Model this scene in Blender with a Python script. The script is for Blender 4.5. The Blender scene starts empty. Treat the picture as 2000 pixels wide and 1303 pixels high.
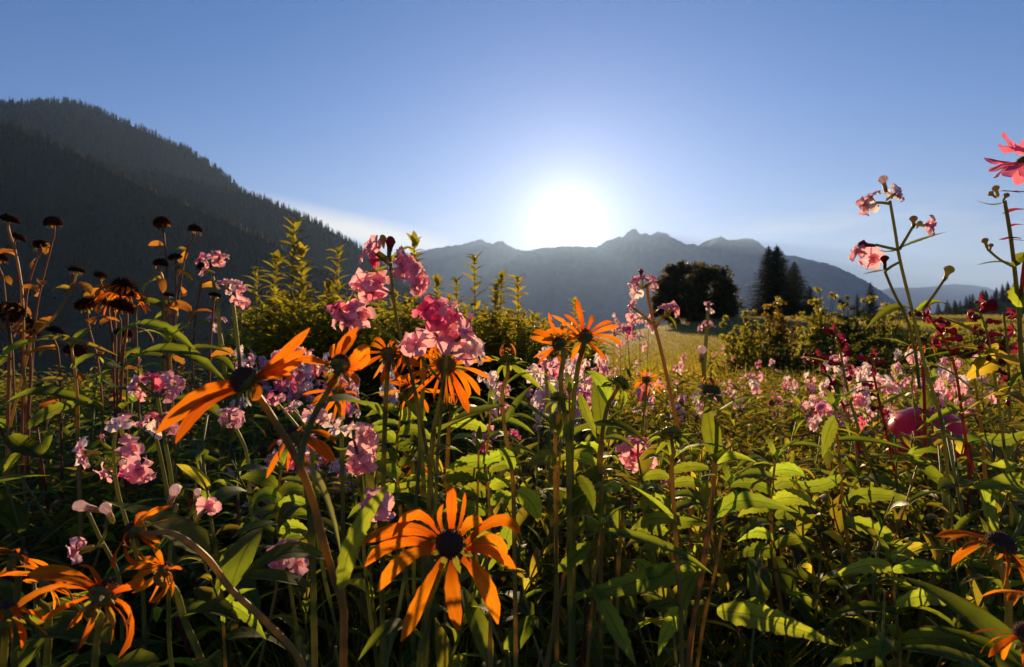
import bpy, math, random
import numpy as np
from mathutils import Vector, Matrix, Quaternion

# ------------------------------------------------------------------ camera, sky, sun
random.seed(7)
RNG = np.random.default_rng(11)
SC = bpy.context.scene
COL = SC.collection
F = 1111.0          # focal length in photograph pixels (2000 px wide)
CX, CY = 1000.0, 651.5
H = 0.75            # lens height above the soil

cam_d = bpy.data.cameras.new('camera')
cam_d.sensor_width = 36.0
cam_d.lens = 36.0 * F / 2000.0
cam_d.clip_start = 0.02
cam_d.clip_end = 60000
cam_d.dof.use_dof = True
cam_d.dof.focus_distance = 0.6
cam_d.dof.aperture_fstop = 13
cam = bpy.data.objects.new('camera', cam_d)
COL.objects.link(cam)
cam.location = (0, 0, H)
cam.rotation_euler = (math.radians(90), 0, 0)
SC.camera = cam

SUN_AZ = math.atan((1108 - CX) / F)              # to the right of straight ahead
SUN_EL = math.atan((CY - 436) / math.hypot(F, 1108 - CX))
SUN = Vector((math.sin(SUN_AZ) * math.cos(SUN_EL), math.cos(SUN_AZ) * math.cos(SUN_EL), math.sin(SUN_EL)))

sun_d = bpy.data.lights.new('sun', 'SUN')
sun_d.energy = 5.0
sun_d.angle = math.radians(0.53)
sun_d.color = (1.0, 0.71, 0.36)
sun_o = bpy.data.objects.new('sun', sun_d)
COL.objects.link(sun_o)
sun_o.rotation_euler = SUN.to_track_quat('Z', 'Y').to_euler()

W = bpy.data.worlds.new('World')
SC.world = W
W.use_nodes = True
wn, wl = W.node_tree.nodes, W.node_tree.links
wn.clear()
w_out = wn.new('ShaderNodeOutputWorld')
w_bg = wn.new('ShaderNodeBackground')
w_sky = wn.new('ShaderNodeTexSky')
w_sky.sky_type = 'NISHITA'
w_sky.sun_disc = False
w_sky.sun_elevation = SUN_EL
w_sky.sun_rotation = SUN_AZ
w_sky.altitude = 900
w_sky.air_density = 1.0
w_sky.dust_density = 0.6
w_sky.ozone_density = 4.0
w_bg.inputs['Strength'].default_value = 0.05
w_hs = wn.new('ShaderNodeHueSaturation')
w_hs.inputs['Saturation'].default_value = 1.32
wl.new(w_sky.outputs[0], w_hs.inputs['Color'])

def wmath(op, a, b=None, clamp=False):
    n = wn.new('ShaderNodeMath'); n.operation = op; n.use_clamp = clamp
    for i, v in enumerate((a, b)):
        if v is None: continue
        if isinstance(v, (int, float)): n.inputs[i].default_value = v
        else: wl.new(v, n.inputs[i])
    return n.outputs[0]
w_tc = wn.new('ShaderNodeTexCoord')
w_dot = wn.new('ShaderNodeVectorMath'); w_dot.operation = 'DOT_PRODUCT'
w_nrm = wn.new('ShaderNodeVectorMath'); w_nrm.operation = 'NORMALIZE'
wl.new(w_tc.outputs['Generated'], w_nrm.inputs[0])
wl.new(w_nrm.outputs[0], w_dot.inputs[0])
w_dot.inputs[1].default_value = SUN
ang = wmath('ARCCOSINE', wmath('MINIMUM', w_dot.outputs['Value'], 0.99999))
# bright air round the sun: two falls of brightness with the angle from it
g1 = wmath('MULTIPLY', wmath('EXPONENT', wmath('MULTIPLY', ang, -1 / math.radians(2.4))), 17.0)
g2 = wmath('MULTIPLY', wmath('EXPONENT', wmath('MULTIPLY', ang, -1 / math.radians(10.0))), 0.9)
glow = wmath('ADD', g1, g2)
w_gc = wn.new('ShaderNodeMix'); w_gc.data_type = 'RGBA'; w_gc.blend_type = 'MULTIPLY'
w_gc.inputs['Factor'].default_value = 1.0
w_gc.inputs['B'].default_value = (1.0, 0.95, 0.86, 1)
wl.new(glow, w_gc.inputs['A'])
w_add = wn.new('ShaderNodeMix'); w_add.data_type = 'RGBA'; w_add.blend_type = 'ADD'
w_add.inputs['Factor'].default_value = 1.0
w_tint = wn.new('ShaderNodeMix'); w_tint.data_type = 'RGBA'; w_tint.blend_type = 'MULTIPLY'
w_tint.inputs['Factor'].default_value = 1.0
w_tint.inputs['B'].default_value = (0.98, 0.91, 1.15, 1)   # clear mountain-evening blue
wl.new(w_hs.outputs[0], w_tint.inputs['A'])
# the band of pale, warmer air all round the horizon
w_sz = wn.new('ShaderNodeSeparateXYZ'); wl.new(w_tc.outputs['Generated'], w_sz.inputs[0])
w_band = wmath('MULTIPLY', wmath('EXPONENT', wmath('MULTIPLY', wmath('MAXIMUM', w_sz.outputs['Z'], 0.0), -1 / .12)), 1.5, clamp=True)
w_hz = wn.new('ShaderNodeMix'); w_hz.data_type = 'RGBA'
wl.new(wmath('MULTIPLY', w_band, .85), w_hz.inputs['Factor'])
wl.new(w_tint.outputs['Result'], w_hz.inputs['A']); w_hz.inputs['B'].default_value = (4.5, 4.5, 4.7, 1)
wl.new(w_hz.outputs['Result'], w_add.inputs['A'])
wl.new(w_gc.outputs['Result'], w_add.inputs['B'])
# thin low cloud bank: stretched noise, only close above the horizon
w_map = wn.new('ShaderNodeMapping'); w_map.inputs['Scale'].default_value = (2.2, 2.2, 11.0)
w_map.inputs['Location'].default_value = (0.35, 0.0, 0.4)
wl.new(w_nrm.outputs[0], w_map.inputs['Vector'])
w_noi = wn.new('ShaderNodeTexNoise'); w_noi.inputs['Scale'].default_value = 1.5
w_noi.inputs['Detail'].default_value = 7; w_noi.inputs['Roughness'].default_value = 0.6
wl.new(w_map.outputs[0], w_noi.inputs['Vector'])
w_sep = wn.new('ShaderNodeSeparateXYZ'); wl.new(w_nrm.outputs[0], w_sep.inputs[0])
el_lo = wmath('SUBTRACT', 1.0, wmath('DIVIDE', wmath('ABSOLUTE', wmath('SUBTRACT', w_sep.outputs['Z'], 0.16)), 0.06), clamp=True)
cl = wmath('MULTIPLY', wmath('SUBTRACT', w_noi.outputs['Fac'], 0.50), 5.0, clamp=True)
w_az = wmath('ARCTAN2', w_sep.outputs['X'], w_sep.outputs['Y'])
bank = wmath('SUBTRACT', 1.0, wmath('DIVIDE', wmath('ABSOLUTE', wmath('ADD', w_az, math.radians(15))), math.radians(11)), clamp=True)
tilt = wmath('ADD', wmath('MULTIPLY', wmath('ADD', w_az, math.radians(15)), -.16), 0.172)
bank_el = wmath('SUBTRACT', 1.0, wmath('DIVIDE', wmath('ABSOLUTE', wmath('SUBTRACT', w_sep.outputs['Z'], tilt)), 0.030), clamp=True)
bank = wmath('MULTIPLY', wmath('MULTIPLY', wmath('POWER', bank, .5), bank_el), wmath('ADD', w_noi.outputs['Fac'], .8), clamp=True)
cl = wmath('MAXIMUM', wmath('MULTIPLY', wmath('MULTIPLY', cl, el_lo), 0.35), wmath('MULTIPLY', bank, .9))
w_cl = wn.new('ShaderNodeMix'); w_cl.data_type = 'RGBA'
wl.new(cl, w_cl.inputs['Factor'])
wl.new(w_add.outputs['Result'], w_cl.inputs['A'])
w_cl.inputs['B'].default_value = (9.5, 8.8, 8.0, 1)
wl.new(w_cl.outputs['Result'], w_bg.inputs['Color'])
wl.new(w_bg.outputs[0], w_out.inputs['Surface'])

SC.view_settings.view_transform = 'Standard'
SC.view_settings.look = 'None'
SC.view_settings.gamma = 1.0
SC.view_settings.exposure = 1.12
SC.cycles.use_denoising = True
SC.cycles.max_bounces = 7
SC.cycles.diffuse_bounces = 4
SC.cycles.transmission_bounces = 5
SC.cycles.volume_bounces = 0
SC.cycles.sample_clamp_indirect = 6

# ------------------------------------------------------------------ helpers
def P(px, py, d):
    """a photograph pixel at depth d (metres straight ahead) as a point of the place"""
    return Vector(((px - CX) / F * d, d, H - (py - CY) / F * d))

def smooth(a, b, x):
    t = np.clip((x - a) / (b - a), 0, 1)
    return t * t * (3 - 2 * t)

def mesh_np(name, V, Fc, mat=None, UV=None, smooth_=True):
    """V (n,3); Fc list of tuples or (m,k) array; UV (n,2) per vertex"""
    me = bpy.data.meshes.new(name)
    V = np.asarray(V, dtype=np.float32)
    if isinstance(Fc, np.ndarray):
        m, k = Fc.shape
        lv = Fc.astype(np.int32).ravel()
        ls = np.arange(0, m * k, k, dtype=np.int32)
    else:
        lv = np.fromiter((i for f in Fc for i in f), dtype=np.int32)
        ln = np.array([len(f) for f in Fc], dtype=np.int32)
        ls = np.concatenate(([0], np.cumsum(ln)[:-1])).astype(np.int32)
        m = len(Fc)
    me.vertices.add(len(V)); me.vertices.foreach_set('co', V.ravel())
    me.loops.add(len(lv)); me.loops.foreach_set('vertex_index', lv)
    me.polygons.add(m); me.polygons.foreach_set('loop_start', ls)
    if UV is not None:
        uvl = me.uv_layers.new(name='UVMap')
        uvl.data.foreach_set('uv', np.asarray(UV, dtype=np.float32)[lv].ravel())
    if smooth_:
        me.polygons.foreach_set('use_smooth', np.ones(m, dtype=bool))
    me.update(calc_edges=True)
    if mat is not None:
        me.materials.append(mat)
    return me

KIDS = {}      # children by parent name (faster than searching)
def link(name, me, parent=None, loc=(0, 0, 0)):
    o = bpy.data.objects.new(name, me)
    COL.objects.link(o)
    o.location = loc
    if parent is not None:
        o.parent = parent
        KIDS.setdefault(parent.name, []).append(o)
    return o

def tag(o, label=None, cat=None, group=None, kind=None):
    if label: o['label'] = label
    if cat: o['category'] = cat
    if group: o['group'] = group
    if kind: o['kind'] = kind
    return o

def thing(name, label, cat, base, group=None):
    o = link(name, None, None, base)
    o.empty_display_size = 0.05
    return tag(o, label, cat, group)

def copy_tree(o, parent=None):
    c = o.copy()
    COL.objects.link(c)
    if parent is not None:
        c.parent = parent
        KIDS.setdefault(parent.name, []).append(c)
    for ch in KIDS.get(o.name, ()):
        copy_tree(ch, c)
    return c

def bez(p0, via, p2, n):
    """quadratic curve from p0 to p2 that passes through via half way"""
    p0, via, p2 = Vector(p0), Vector(via), Vector(p2)
    c = via * 2 - (p0 + p2) * 0.5
    out = []
    for i in range(n):
        t = i / (n - 1)
        out.append(p0 * (1 - t) ** 2 + c * (2 * t * (1 - t)) + p2 * t * t)
    return out

def spline(pts, per=6):
    """smooth curve through pts; end slopes scaled to each piece so that uneven spacing makes no kinks"""
    pts = [Vector(p) for p in pts]
    n = len(pts)
    if n == 2:
        return [pts[0].lerp(pts[1], i / per) for i in range(per + 1)]
    tan = [(pts[min(i + 1, n - 1)] - pts[max(i - 1, 0)]).normalized() for i in range(n)]
    for i in range(1, n - 1):   # weigh by the nearer neighbour
        a_, b_ = pts[i] - pts[i - 1], pts[i + 1] - pts[i]
        if a_.length > 1e-6 and b_.length > 1e-6: tan[i] = (a_.normalized() + b_.normalized()).normalized()
    out = []
    for i in range(n - 1):
        p, q = pts[i], pts[i + 1]; L = (q - p).length
        for k in range(per):
            t = k / per; t2, t3 = t * t, t * t * t
            out.append(p * (2 * t3 - 3 * t2 + 1) + tan[i] * (L * (t3 - 2 * t2 + t)) + q * (3 * t2 - 2 * t3) + tan[i + 1] * (L * (t3 - t2)))
    out.append(pts[-1])
    return out

def tube(pts, r0, r1, sides=6, hairs=0, wob=0.0, seed=0):
    rs = random.Random(seed)
    n = len(pts)
    V, Fc, UV = [], [], []
    up = Vector((0.3, 0.9, 0.2)).normalized()
    for i, p in enumerate(pts):
        t = (pts[min(i + 1, n - 1)] - pts[max(i - 1, 0)]).normalized()
        s = t.cross(up)
        if s.length < 1e-4: s = t.cross(Vector((1, 0, 0)))
        s.normalize(); b = s.cross(t)
        r = r0 + (r1 - r0) * i / (n - 1)
        r *= 1 + wob * rs.uniform(-1, 1)
        for k in range(sides):
            a = 2 * math.pi * k / sides
            V.append(p + (s * math.cos(a) + b * math.sin(a)) * r); UV.append((k / sides, i / (n - 1)))
    for i in range(n - 1):
        for k in range(sides):
            k2 = (k + 1) % sides
            Fc.append((i * sides + k, i * sides + k2, (i + 1) * sides + k2, (i + 1) * sides + k))
    Fc.append(tuple((n - 1) * sides + k for k in range(sides)))
    for _ in range(hairs):
        i = rs.randrange(n - 1)
        p = pts[i].lerp(pts[i + 1], rs.random())
        t = (pts[i + 1] - pts[i]).normalized()
        d = Vector((rs.gauss(0, 1), rs.gauss(0, 1), rs.gauss(0, 1)))
        d = (d - t * d.dot(t)).normalized()
        r = r0 + (r1 - r0) * i / (n - 1)
        w = t * 0.00009
        L = rs.uniform(.0009, .0022)
        k = len(V)
        V += [p + d * r * .9 - w, p + d * r * .9 + w, p + d * (r + L) + t * L * .4]
        UV += [(0, 0)] * 3
        Fc.append((k, k + 1, k + 2))
    return V, Fc, UV

def ribbon(pts, widths, up, nx=2, fold=0.15, curl=0.0, ruf=0.0, twist=0.0, seed=0, serr=0.0, notch=0.0, groove=0.0):
    """leaf or petal: a strip along pts, half widths, cross section folded / curled, uneven edges"""
    rs = random.Random(seed)
    n = len(pts); m = 2 * nx + 1
    up = Vector(up)
    V, Fc, UV = [], [], []
    ph = rs.uniform(0, 6)
    for i, p in enumerate(pts):
        t = (pts[min(i + 1, n - 1)] - pts[max(i - 1, 0)]).normalized()
        s = t.cross(up)
        if s.length < 1e-4: s = t.cross(Vector((0.7, 0.1, 0.7)))
        s.normalize()
        tt = i / (n - 1)
        if twist: s = Quaternion(t, twist * tt) @ s
        N = s.cross(t)
        w = widths[i]
        for j in range(m):
            u = (j - nx) / nx
            ww = w
            if abs(u) > .99 and serr: ww *= 1 + serr * (1 if i % 2 else -1) * rs.uniform(.4, 1)
            off = fold * abs(u) * w + curl * u * u * w + ruf * w * math.sin(ph + 9 * tt + 5 * u) * (abs(u) * .7 + .3 * tt)
            if groove: off += groove * w * math.cos(u * 7.5) * min(1, tt * 4)
            q = p + s * (u * ww) + N * off
            if notch and i == n - 1:
                q = q - t * notch * w * (u * u * 1.5 + .35 * max(0, 1 - abs(u) * 3))
            V.append(q); UV.append((.5 + .5 * u, tt))
    for i in range(n - 1):
        for j in range(m - 1):
            a = i * m + j
            Fc.append((a, a + 1, a + m + 1, a + m))
    return V, Fc, UV

def leaf_w(W_, n, kind='lance'):
    out = []
    for i in range(n):
        t = i / (n - 1)
        if kind == 'lance': v = math.sin(math.pi * min(1, t * .96 + .04) ** .75) ** .9
        elif kind == 'ovate': v = math.sin(math.pi * min(1, t * .93 + .05) ** .6) ** .8
        elif kind == 'petal': v = (min(1, .38 + 1.35 * t) if t < .55 else max(.10, (1 - ((t - .55) / .45) ** 3.6 * .90)))
        elif kind == 'wedge': v = .12 + .88 * t ** 1.1 if t < .85 else .9
        else: v = max(.03, 1 - t)
        out.append(max(.02, v) * W_)
    return out

def shift(V, base):
    b = Vector(base)
    return [Vector(v) - b for v in V]

def part(name, vfu, mat, parent, base, smooth_=True):
    V, Fc, UV = vfu
    return link(name, mesh_np(name, [tuple(v) for v in shift(V, base)], Fc, mat, UV, smooth_), parent)

def dirmat(pos, d, up, s, roll=0.0):
    """matrix that sends local +Y to d and local +Z near up, scaled by s"""
    y = Vector(d).normalized()
    z = Vector(up) - y * y.dot(Vector(up))
    if z.length < 1e-4: z = y.orthogonal()
    z.normalize(); x = y.cross(z)
    M = Matrix((x, y, z)).transposed().to_4x4()
    if roll: M = M @ Matrix.Rotation(roll, 4, 'Y')
    return Matrix.Translation(pos) @ M @ Matrix.Scale(s, 4)

# ------------------------------------------------------------------ materials
def mat_base(name):
    m = bpy.data.materials.new(name); m.use_nodes = True
    nt = m.node_tree; nt.nodes.clear()
    return m, nt.nodes, nt.links

def leafmat(name, refl, trans, mix=.5, rough=.45, var=.35, hue=.03, veins=0.0, streak=0.0, spec=.22, tip=None, base=None):
    """thin plant tissue: reflects one colour, lets another through"""
    m, n, l = mat_base(name)
    out = n.new('ShaderNodeOutputMaterial')
    oi = n.new('ShaderNodeObjectInfo'); ge = n.new('ShaderNodeNewGeometry')
    ad = n.new('ShaderNodeMath'); ad.operation = 'ADD'
    l.new(oi.outputs['Random'], ad.inputs[0]); l.new(ge.outputs['Random Per Island'], ad.inputs[1])
    fr = n.new('ShaderNodeMath'); fr.operation = 'FRACT'; l.new(ad.outputs[0], fr.inputs[0])
    wn_ = n.new('ShaderNodeTexWhiteNoise'); wn_.noise_dimensions = '1D'
    l.new(fr.outputs[0], wn_.inputs['W'])
    uv = n.new('ShaderNodeUVMap')
    sep = n.new('ShaderNodeSeparateXYZ'); l.new(uv.outputs[0], sep.inputs[0])
    no = n.new('ShaderNodeTexNoise'); no.inputs['Detail'].default_value = 4
    mp = n.new('ShaderNodeMapping')
    if streak:
        mp.inputs['Scale'].default_value = (16, 1.0, 1); no.inputs['Scale'].default_value = 1.8
    else:
        mp.inputs['Scale'].default_value = (3, 5, 1); no.inputs['Scale'].default_value = 1.5
    cb = n.new('ShaderNodeCombineXYZ')
    l.new(sep.outputs[0], cb.inputs[0]); l.new(sep.outputs[1], cb.inputs[1])
    sc7 = n.new('ShaderNodeMath'); sc7.operation = 'MULTIPLY'; sc7.inputs[1].default_value = 37
    l.new(fr.outputs[0], sc7.inputs[0]); l.new(sc7.outputs[0], cb.inputs[2])
    l.new(cb.outputs[0], mp.inputs['Vector']); l.new(mp.outputs[0], no.inputs['Vector'])
    # value = 1 + var*(rand-.5) + mottling
    def mth(op, a, b, clamp=False):
        q = n.new('ShaderNodeMath'); q.operation = op; q.use_clamp = clamp
        for i, v in enumerate((a, b)):
            if isinstance(v, (int, float)): q.inputs[i].default_value = v
            else: l.new(v, q.inputs[i])
        return q.outputs[0]
    val = mth('MULTIPLY_ADD', wn_.outputs['Value'], var); n_val = val.node; n_val.inputs[2].default_value = 1 - var * .5
    mot = mth('MULTIPLY_ADD', no.outputs['Fac'], 1.3 if streak else .6); mot.node.inputs[2].default_value = .38 if streak else .7
    val = mth('MULTIPLY', val, mot)
    height = no.outputs['Fac']
    if veins:
        au = mth('ABSOLUTE', mth('SUBTRACT', sep.outputs[0], .5), 0)
        mid = mth('SUBTRACT', 1.0, mth('MULTIPLY', au, 16), True)
        ph = mth('SUBTRACT', mth('MULTIPLY', sep.outputs[1], 55), mth('MULTIPLY', au, 60))
        side = mth('POWER', mth('ABSOLUTE', mth('SINE', ph, 0), 0), 6)
        vv = mth('MAXIMUM', mid, mth('MULTIPLY', side, .45))
        val = mth('MULTIPLY', val, mth('SUBTRACT', 1.0, mth('MULTIPLY', vv, veins)))
        height = mth('ADD', mth('MULTIPLY', vv, -1.0), mth('MULTIPLY', no.outputs['Fac'], .5))
    blem = None
    if veins:   # brown spots and browned margins
        n3 = n.new('ShaderNodeTexNoise'); n3.inputs['Scale'].default_value = 7; n3.inputs['Detail'].default_value = 3
        l.new(cb.outputs[0], n3.inputs['Vector'])
        spot = mth('MULTIPLY', mth('SUBTRACT', n3.outputs['Fac'], .64), 9, True)
        edge = mth('MULTIPLY', mth('SUBTRACT', mth('ADD', mth('MULTIPLY', au, 2), mth('MULTIPLY', n3.outputs['Fac'], .5)), 1.12), 6, True)
        blem = mth('MULTIPLY', mth('MAXIMUM', spot, edge), .75)
    hv = mth('MULTIPLY_ADD', wn_.outputs['Color'], hue); hv.node.inputs[2].default_value = .5 - hue / 2
    def col(c):
        hs = n.new('ShaderNodeHueSaturation'); hs.inputs['Color'].default_value = (*c, 1)
        l.new(val, hs.inputs['Value']); l.new(hv, hs.inputs['Hue'])
        return hs
    cr, ct = col(refl), col(trans)
    if base:   # tissue whose colour changes from base to tip
        for hs, c in ((cr, refl), (ct, trans)):
            mx = n.new('ShaderNodeMix'); mx.data_type = 'RGBA'
            mx.inputs['A'].default_value = (*base, 1); mx.inputs['B'].default_value = (*c, 1)
            l.new(mth('MULTIPLY', sep.outputs[1], 2.2, True), mx.inputs['Factor'])
            l.new(mx.outputs['Result'], hs.inputs['Color'])
    outs = [cr.outputs[0], ct.outputs[0]]
    if blem is not None:
        for i_, bc_ in enumerate(((.10, .055, .02), (.22, .10, .02))):
            mb = n.new('ShaderNodeMix'); mb.data_type = 'RGBA'; mb.inputs['B'].default_value = (*bc_, 1)
            l.new(blem, mb.inputs['Factor']); l.new(outs[i_], mb.inputs['A']); outs[i_] = mb.outputs['Result']
    pr = n.new('ShaderNodeBsdfPrincipled')
    pr.inputs['Roughness'].default_value = rough
    pr.inputs['Specular IOR Level'].default_value = spec
    l.new(outs[0], pr.inputs['Base Color'])
    tr = n.new('ShaderNodeBsdfTranslucent'); l.new(outs[1], tr.inputs['Color'])
    bp = n.new('ShaderNodeBump'); bp.inputs['Strength'].default_value = .35; bp.inputs['Distance'].default_value = .0006
    l.new(height, bp.inputs['Height']); l.new(bp.outputs[0], pr.inputs['Normal'])
    mx = n.new('ShaderNodeMixShader'); mx.inputs[0].default_value = mix
    l.new(pr.outputs[0], mx.inputs[1]); l.new(tr.outputs[0], mx.inputs[2])
    l.new(mx.outputs[0], out.inputs[0])
    return m

def solid(name, c, rough=.7, spec=.3, var=.3, scale=60, c2=None, bump=0.0):
    m, n, l = mat_base(name)
    out = n.new('ShaderNodeOutputMaterial'); pr = n.new('ShaderNodeBsdfPrincipled')
    tc = n.new('ShaderNodeTexCoord'); no = n.new('ShaderNodeTexNoise')
    no.inputs['Scale'].default_value = scale; no.inputs['Detail'].default_value = 5
    l.new(tc.outputs['Object'], no.inputs['Vector'])
    rp = n.new('ShaderNodeValToRGB')
    c2 = c2 or tuple(x * (1 - var) for x in c)
    rp.color_ramp.elements[0].position = .35; rp.color_ramp.elements[1].position = .65
    rp.color_ramp.elements[0].color = (*c2, 1); rp.color_ramp.elements[1].color = (*c, 1)
    l.new(no.outputs['Fac'], rp.inputs[0]); l.new(rp.outputs[0], pr.inputs['Base Color'])
    pr.inputs['Roughness'].default_value = rough; pr.inputs['Specular IOR Level'].default_value = spec
    if bump:
        b = n.new('ShaderNodeBump'); b.inputs['Strength'].default_value = bump
        l.new(no.outputs['Fac'], b.inputs['Height']); l.new(b.outputs[0], pr.inputs['Normal'])
    l.new(pr.outputs[0], out.inputs[0])
    return m

M = {}
M['leaf'] = leafmat('leaf_green', (.070, .110, .020), (.47, .58, .035), .57, .5, .9, .035, veins=.55)
M['leaf_dk'] = leafmat('leaf_dark', (.055, .088, .020), (.40, .50, .03), .55, .6, .5, .03, veins=.5, spec=.08)
M['leaf_yel'] = leafmat('leaf_yellow', (.12, .11, .02), (.80, .60, .04), .6, .45, .5, .05, veins=.5)
M['leaf_bg'] = leafmat('leaf_spire', (.06, .07, .015), (.50, .42, .03), .55, .45, .6, .05)
M['grass'] = leafmat('grass_blade', (.10, .10, .02), (.80, .62, .05), .55, .5, .7, .06)
M['field'] = leafmat('field_grass', (.10, .10, .022), (.46, .36, .045), .5, .6, .5, .04)
M['petal_or'] = leafmat('petal_orange', (.54, .13, .008), (1.0, .26, .010), .58, .8, .4, .03, streak=1, spec=.05, base=(.55, .07, .004))
M['petal_dry'] = leafmat('petal_withered', (.35, .12, .02), (.70, .28, .03), .5, .6, .5, .03, streak=1, spec=.15)
M['petal_pink'] = leafmat('petal_pink', (.72, .32, .42), (1.0, .50, .56), .64, .5, .3, .03, streak=1, spec=.15, base=(.85, .62, .55))
M['petal_pale'] = leafmat('petal_pale', (.80, .62, .64), (1.0, .80, .74), .62, .5, .2, .03, streak=1, spec=.2)
M['petal_deep'] = leafmat('petal_deep_pink', (.62, .12, .26), (1.0, .22, .36), .6, .5, .4, .03, streak=1, spec=.2)
M['petal_red'] = leafmat('petal_dark_red', (.16, .012, .03), (.40, .03, .06), .45, .4, .5, .03, streak=1, spec=.3)
M['calyx'] = leafmat('calyx', (.20, .18, .07), (.60, .50, .12), .5, .5, .4, .05)
M['stem'] = leafmat('stem_green', (.14, .15, .045), (.46, .44, .11), .42, .45, .3, .04)
M['stem_gold'] = leafmat('stem_golden', (.28, .20, .06), (.70, .45, .08), .42, .45, .3, .04)
M['stem_red'] = leafmat('stem_red', (.14, .04, .03), (.50, .12, .06), .5, .4, .3, .04)
M['stem_dry'] = leafmat('stem_brown', (.20, .10, .05), (.40, .17, .07), .4, .6, .3, .03)
M['cone'] = solid('cone_dark', (.12, .050, .025), .8, .15, .6, 900, (.035, .015, .010))
M['dry'] = leafmat('seed_head_dark', (.045, .020, .011), (.28, .10, .03), .35, .8, .6, .03, spec=.05)
M['bud_green'] = leafmat('bud_green', (.11, .13, .03), (.45, .42, .04), .42, .5, .4, .04)
M['receptacle'] = leafmat('green_receptacle', (.16, .18, .05), (.40, .40, .06), .3, .6, .3, .03)
M['bark'] = solid('bark', (.07, .05, .035), .9, .2, .5, 8, bump=.5)
M['tree_leaf'] = leafmat('broad_tree_leaf', (.036, .036, .012), (.18, .14, .02), .42, .5, .6, .05)
M['shrub_leaf'] = leafmat('shrub_leaf', (.055, .075, .016), (.48, .42, .03), .55, .5, .6, .05)
M['shrub_dark'] = leafmat('shrub_dark_leaf', (.035, .050, .014), (.24, .24, .02), .5, .5, .6, .05)
M['needle'] = leafmat('needle', (.026, .040, .018), (.08, .10, .03), .35, .5, .5, .03)

# ------------------------------------------------------------------ the ground
FX = [-3000, -60, -20, 0, 10.8, 22.7, 48, 80, 3000]
FZ = [-90, -34, -12.0, -3.6, -0.2, 1.7, 1.9, 2.2, 10]
def ground_z(x, y):
    x = np.asarray(x, float); y = np.asarray(y, float)
    crest = np.interp(x, FX, FZ) + H                     # height over soil level at 62 m
    near = np.clip(y / 62.0, 0, None)
    z = np.where(y < 62, crest * near ** 1.25, crest)
    fall = smooth(66, 400, y) * 190 * (1 - smooth(40, 260, x) * .85)
    z = z - fall
    z = z + 0.05 * np.sin(x * 1.3 + y * .7) * np.sin(y * 1.1) * smooth(1.5, 4, y) * (1 - smooth(30, 60, y))
    return z

def gz(x, y): return float(ground_z(x, y))

m, n, l = mat_base('soil_and_grass')
out = n.new('ShaderNodeOutputMaterial'); pr = n.new('ShaderNodeBsdfPrincipled')
tc = n.new('ShaderNodeTexCoord')
n1 = n.new('ShaderNodeTexNoise'); n1.inputs['Scale'].default_value = 14; n1.inputs['Detail'].default_value = 8
n2 = n.new('ShaderNodeTexNoise'); n2.inputs['Scale'].default_value = .25; n2.inputs['Detail'].default_value = 6
l.new(tc.outputs['Object'], n1.inputs['Vector']); l.new(tc.outputs['Object'], n2.inputs['Vector'])
r1 = n.new('ShaderNodeValToRGB'); r1.color_ramp.elements[0].color = (.012, .010, .006, 1); r1.color_ramp.elements[1].color = (.05, .045, .018, 1)
r2 = n.new('ShaderNodeValToRGB'); r2.color_ramp.elements[0].color = (.10, .10, .022, 1); r2.color_ramp.elements[1].color = (.19, .15, .035, 1)
r2.color_ramp.elements[0].position = .3; r2.color_ramp.elements[1].position = .7
l.new(n1.outputs[0], r1.inputs[0]); l.new(n2.outputs[0], r2.inputs[0])
sp = n.new('ShaderNodeSeparateXYZ'); l.new(tc.outputs['Object'], sp.inputs[0])
mr = n.new('ShaderNodeMapRange'); mr.inputs['From Min'].default_value = 9; mr.inputs['From Max'].default_value = 14
l.new(sp.outputs['Y'], mr.inputs['Value'])
mx = n.new('ShaderNodeMix'); mx.data_type = 'RGBA'
l.new(mr.outputs[0], mx.inputs['Factor']); l.new(r1.outputs[0], mx.inputs['A']); l.new(r2.outputs[0], mx.inputs['B'])
l.new(mx.outputs['Result'], pr.inputs['Base Color']); pr.inputs['Roughness'].default_value = .9
bp = n.new('ShaderNodeBump'); bp.inputs['Strength'].default_value = .6; bp.inputs['Distance'].default_value = .03
l.new(n1.outputs[0], bp.inputs['Height']); l.new(bp.outputs[0], pr.inputs['Normal'])
l.new(pr.outputs[0], out.inputs[0]); M['ground'] = m

def grid_faces(nu, nv):
    a = (np.arange(nv - 1)[:, None] * nu + np.arange(nu - 1)[None, :]).ravel()
    return np.stack([a, a + 1, a + nu + 1, a + nu], 1)

su = np.linspace(-9.8, 9.8, 197); gx = np.sinh(su) * .75
sv = np.concatenate([np.linspace(-6, -.5, 12), np.linspace(0, 10.9, 200)])
gy = np.sinh(sv) * .5
X, Y = np.meshgrid(gx, gy)
Zg = ground_z(X, np.maximum(Y, 0))
tag(link('ground', mesh_np('ground', np.stack([X.ravel(), Y.ravel(), Zg.ravel()], 1), grid_faces(len(gx), len(gy)), M['ground'])), kind='structure')

# ------------------------------------------------------------------ mountains
def fbm(x, y, seed, octs=5):
    r = np.random.default_rng(seed); v = 0; a = 1.0; f = 1.0
    for _ in range(octs):
        p = r.uniform(0, 6.28, 6); k = r.normal(size=(3, 2)); k /= np.linalg.norm(k, axis=1)[:, None]
        s = 0
        for i in range(3):
            s = s + np.sin((k[i, 0] * x + k[i, 1] * y) * f + p[i] + 1.3 * np.sin((k[i, 1] * x - k[i, 0] * y) * f * .7 + p[i + 3]))
        v = v + a * (1 - np.abs(s / 1.8)); a *= .5; f *= 2.05
    return v

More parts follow.
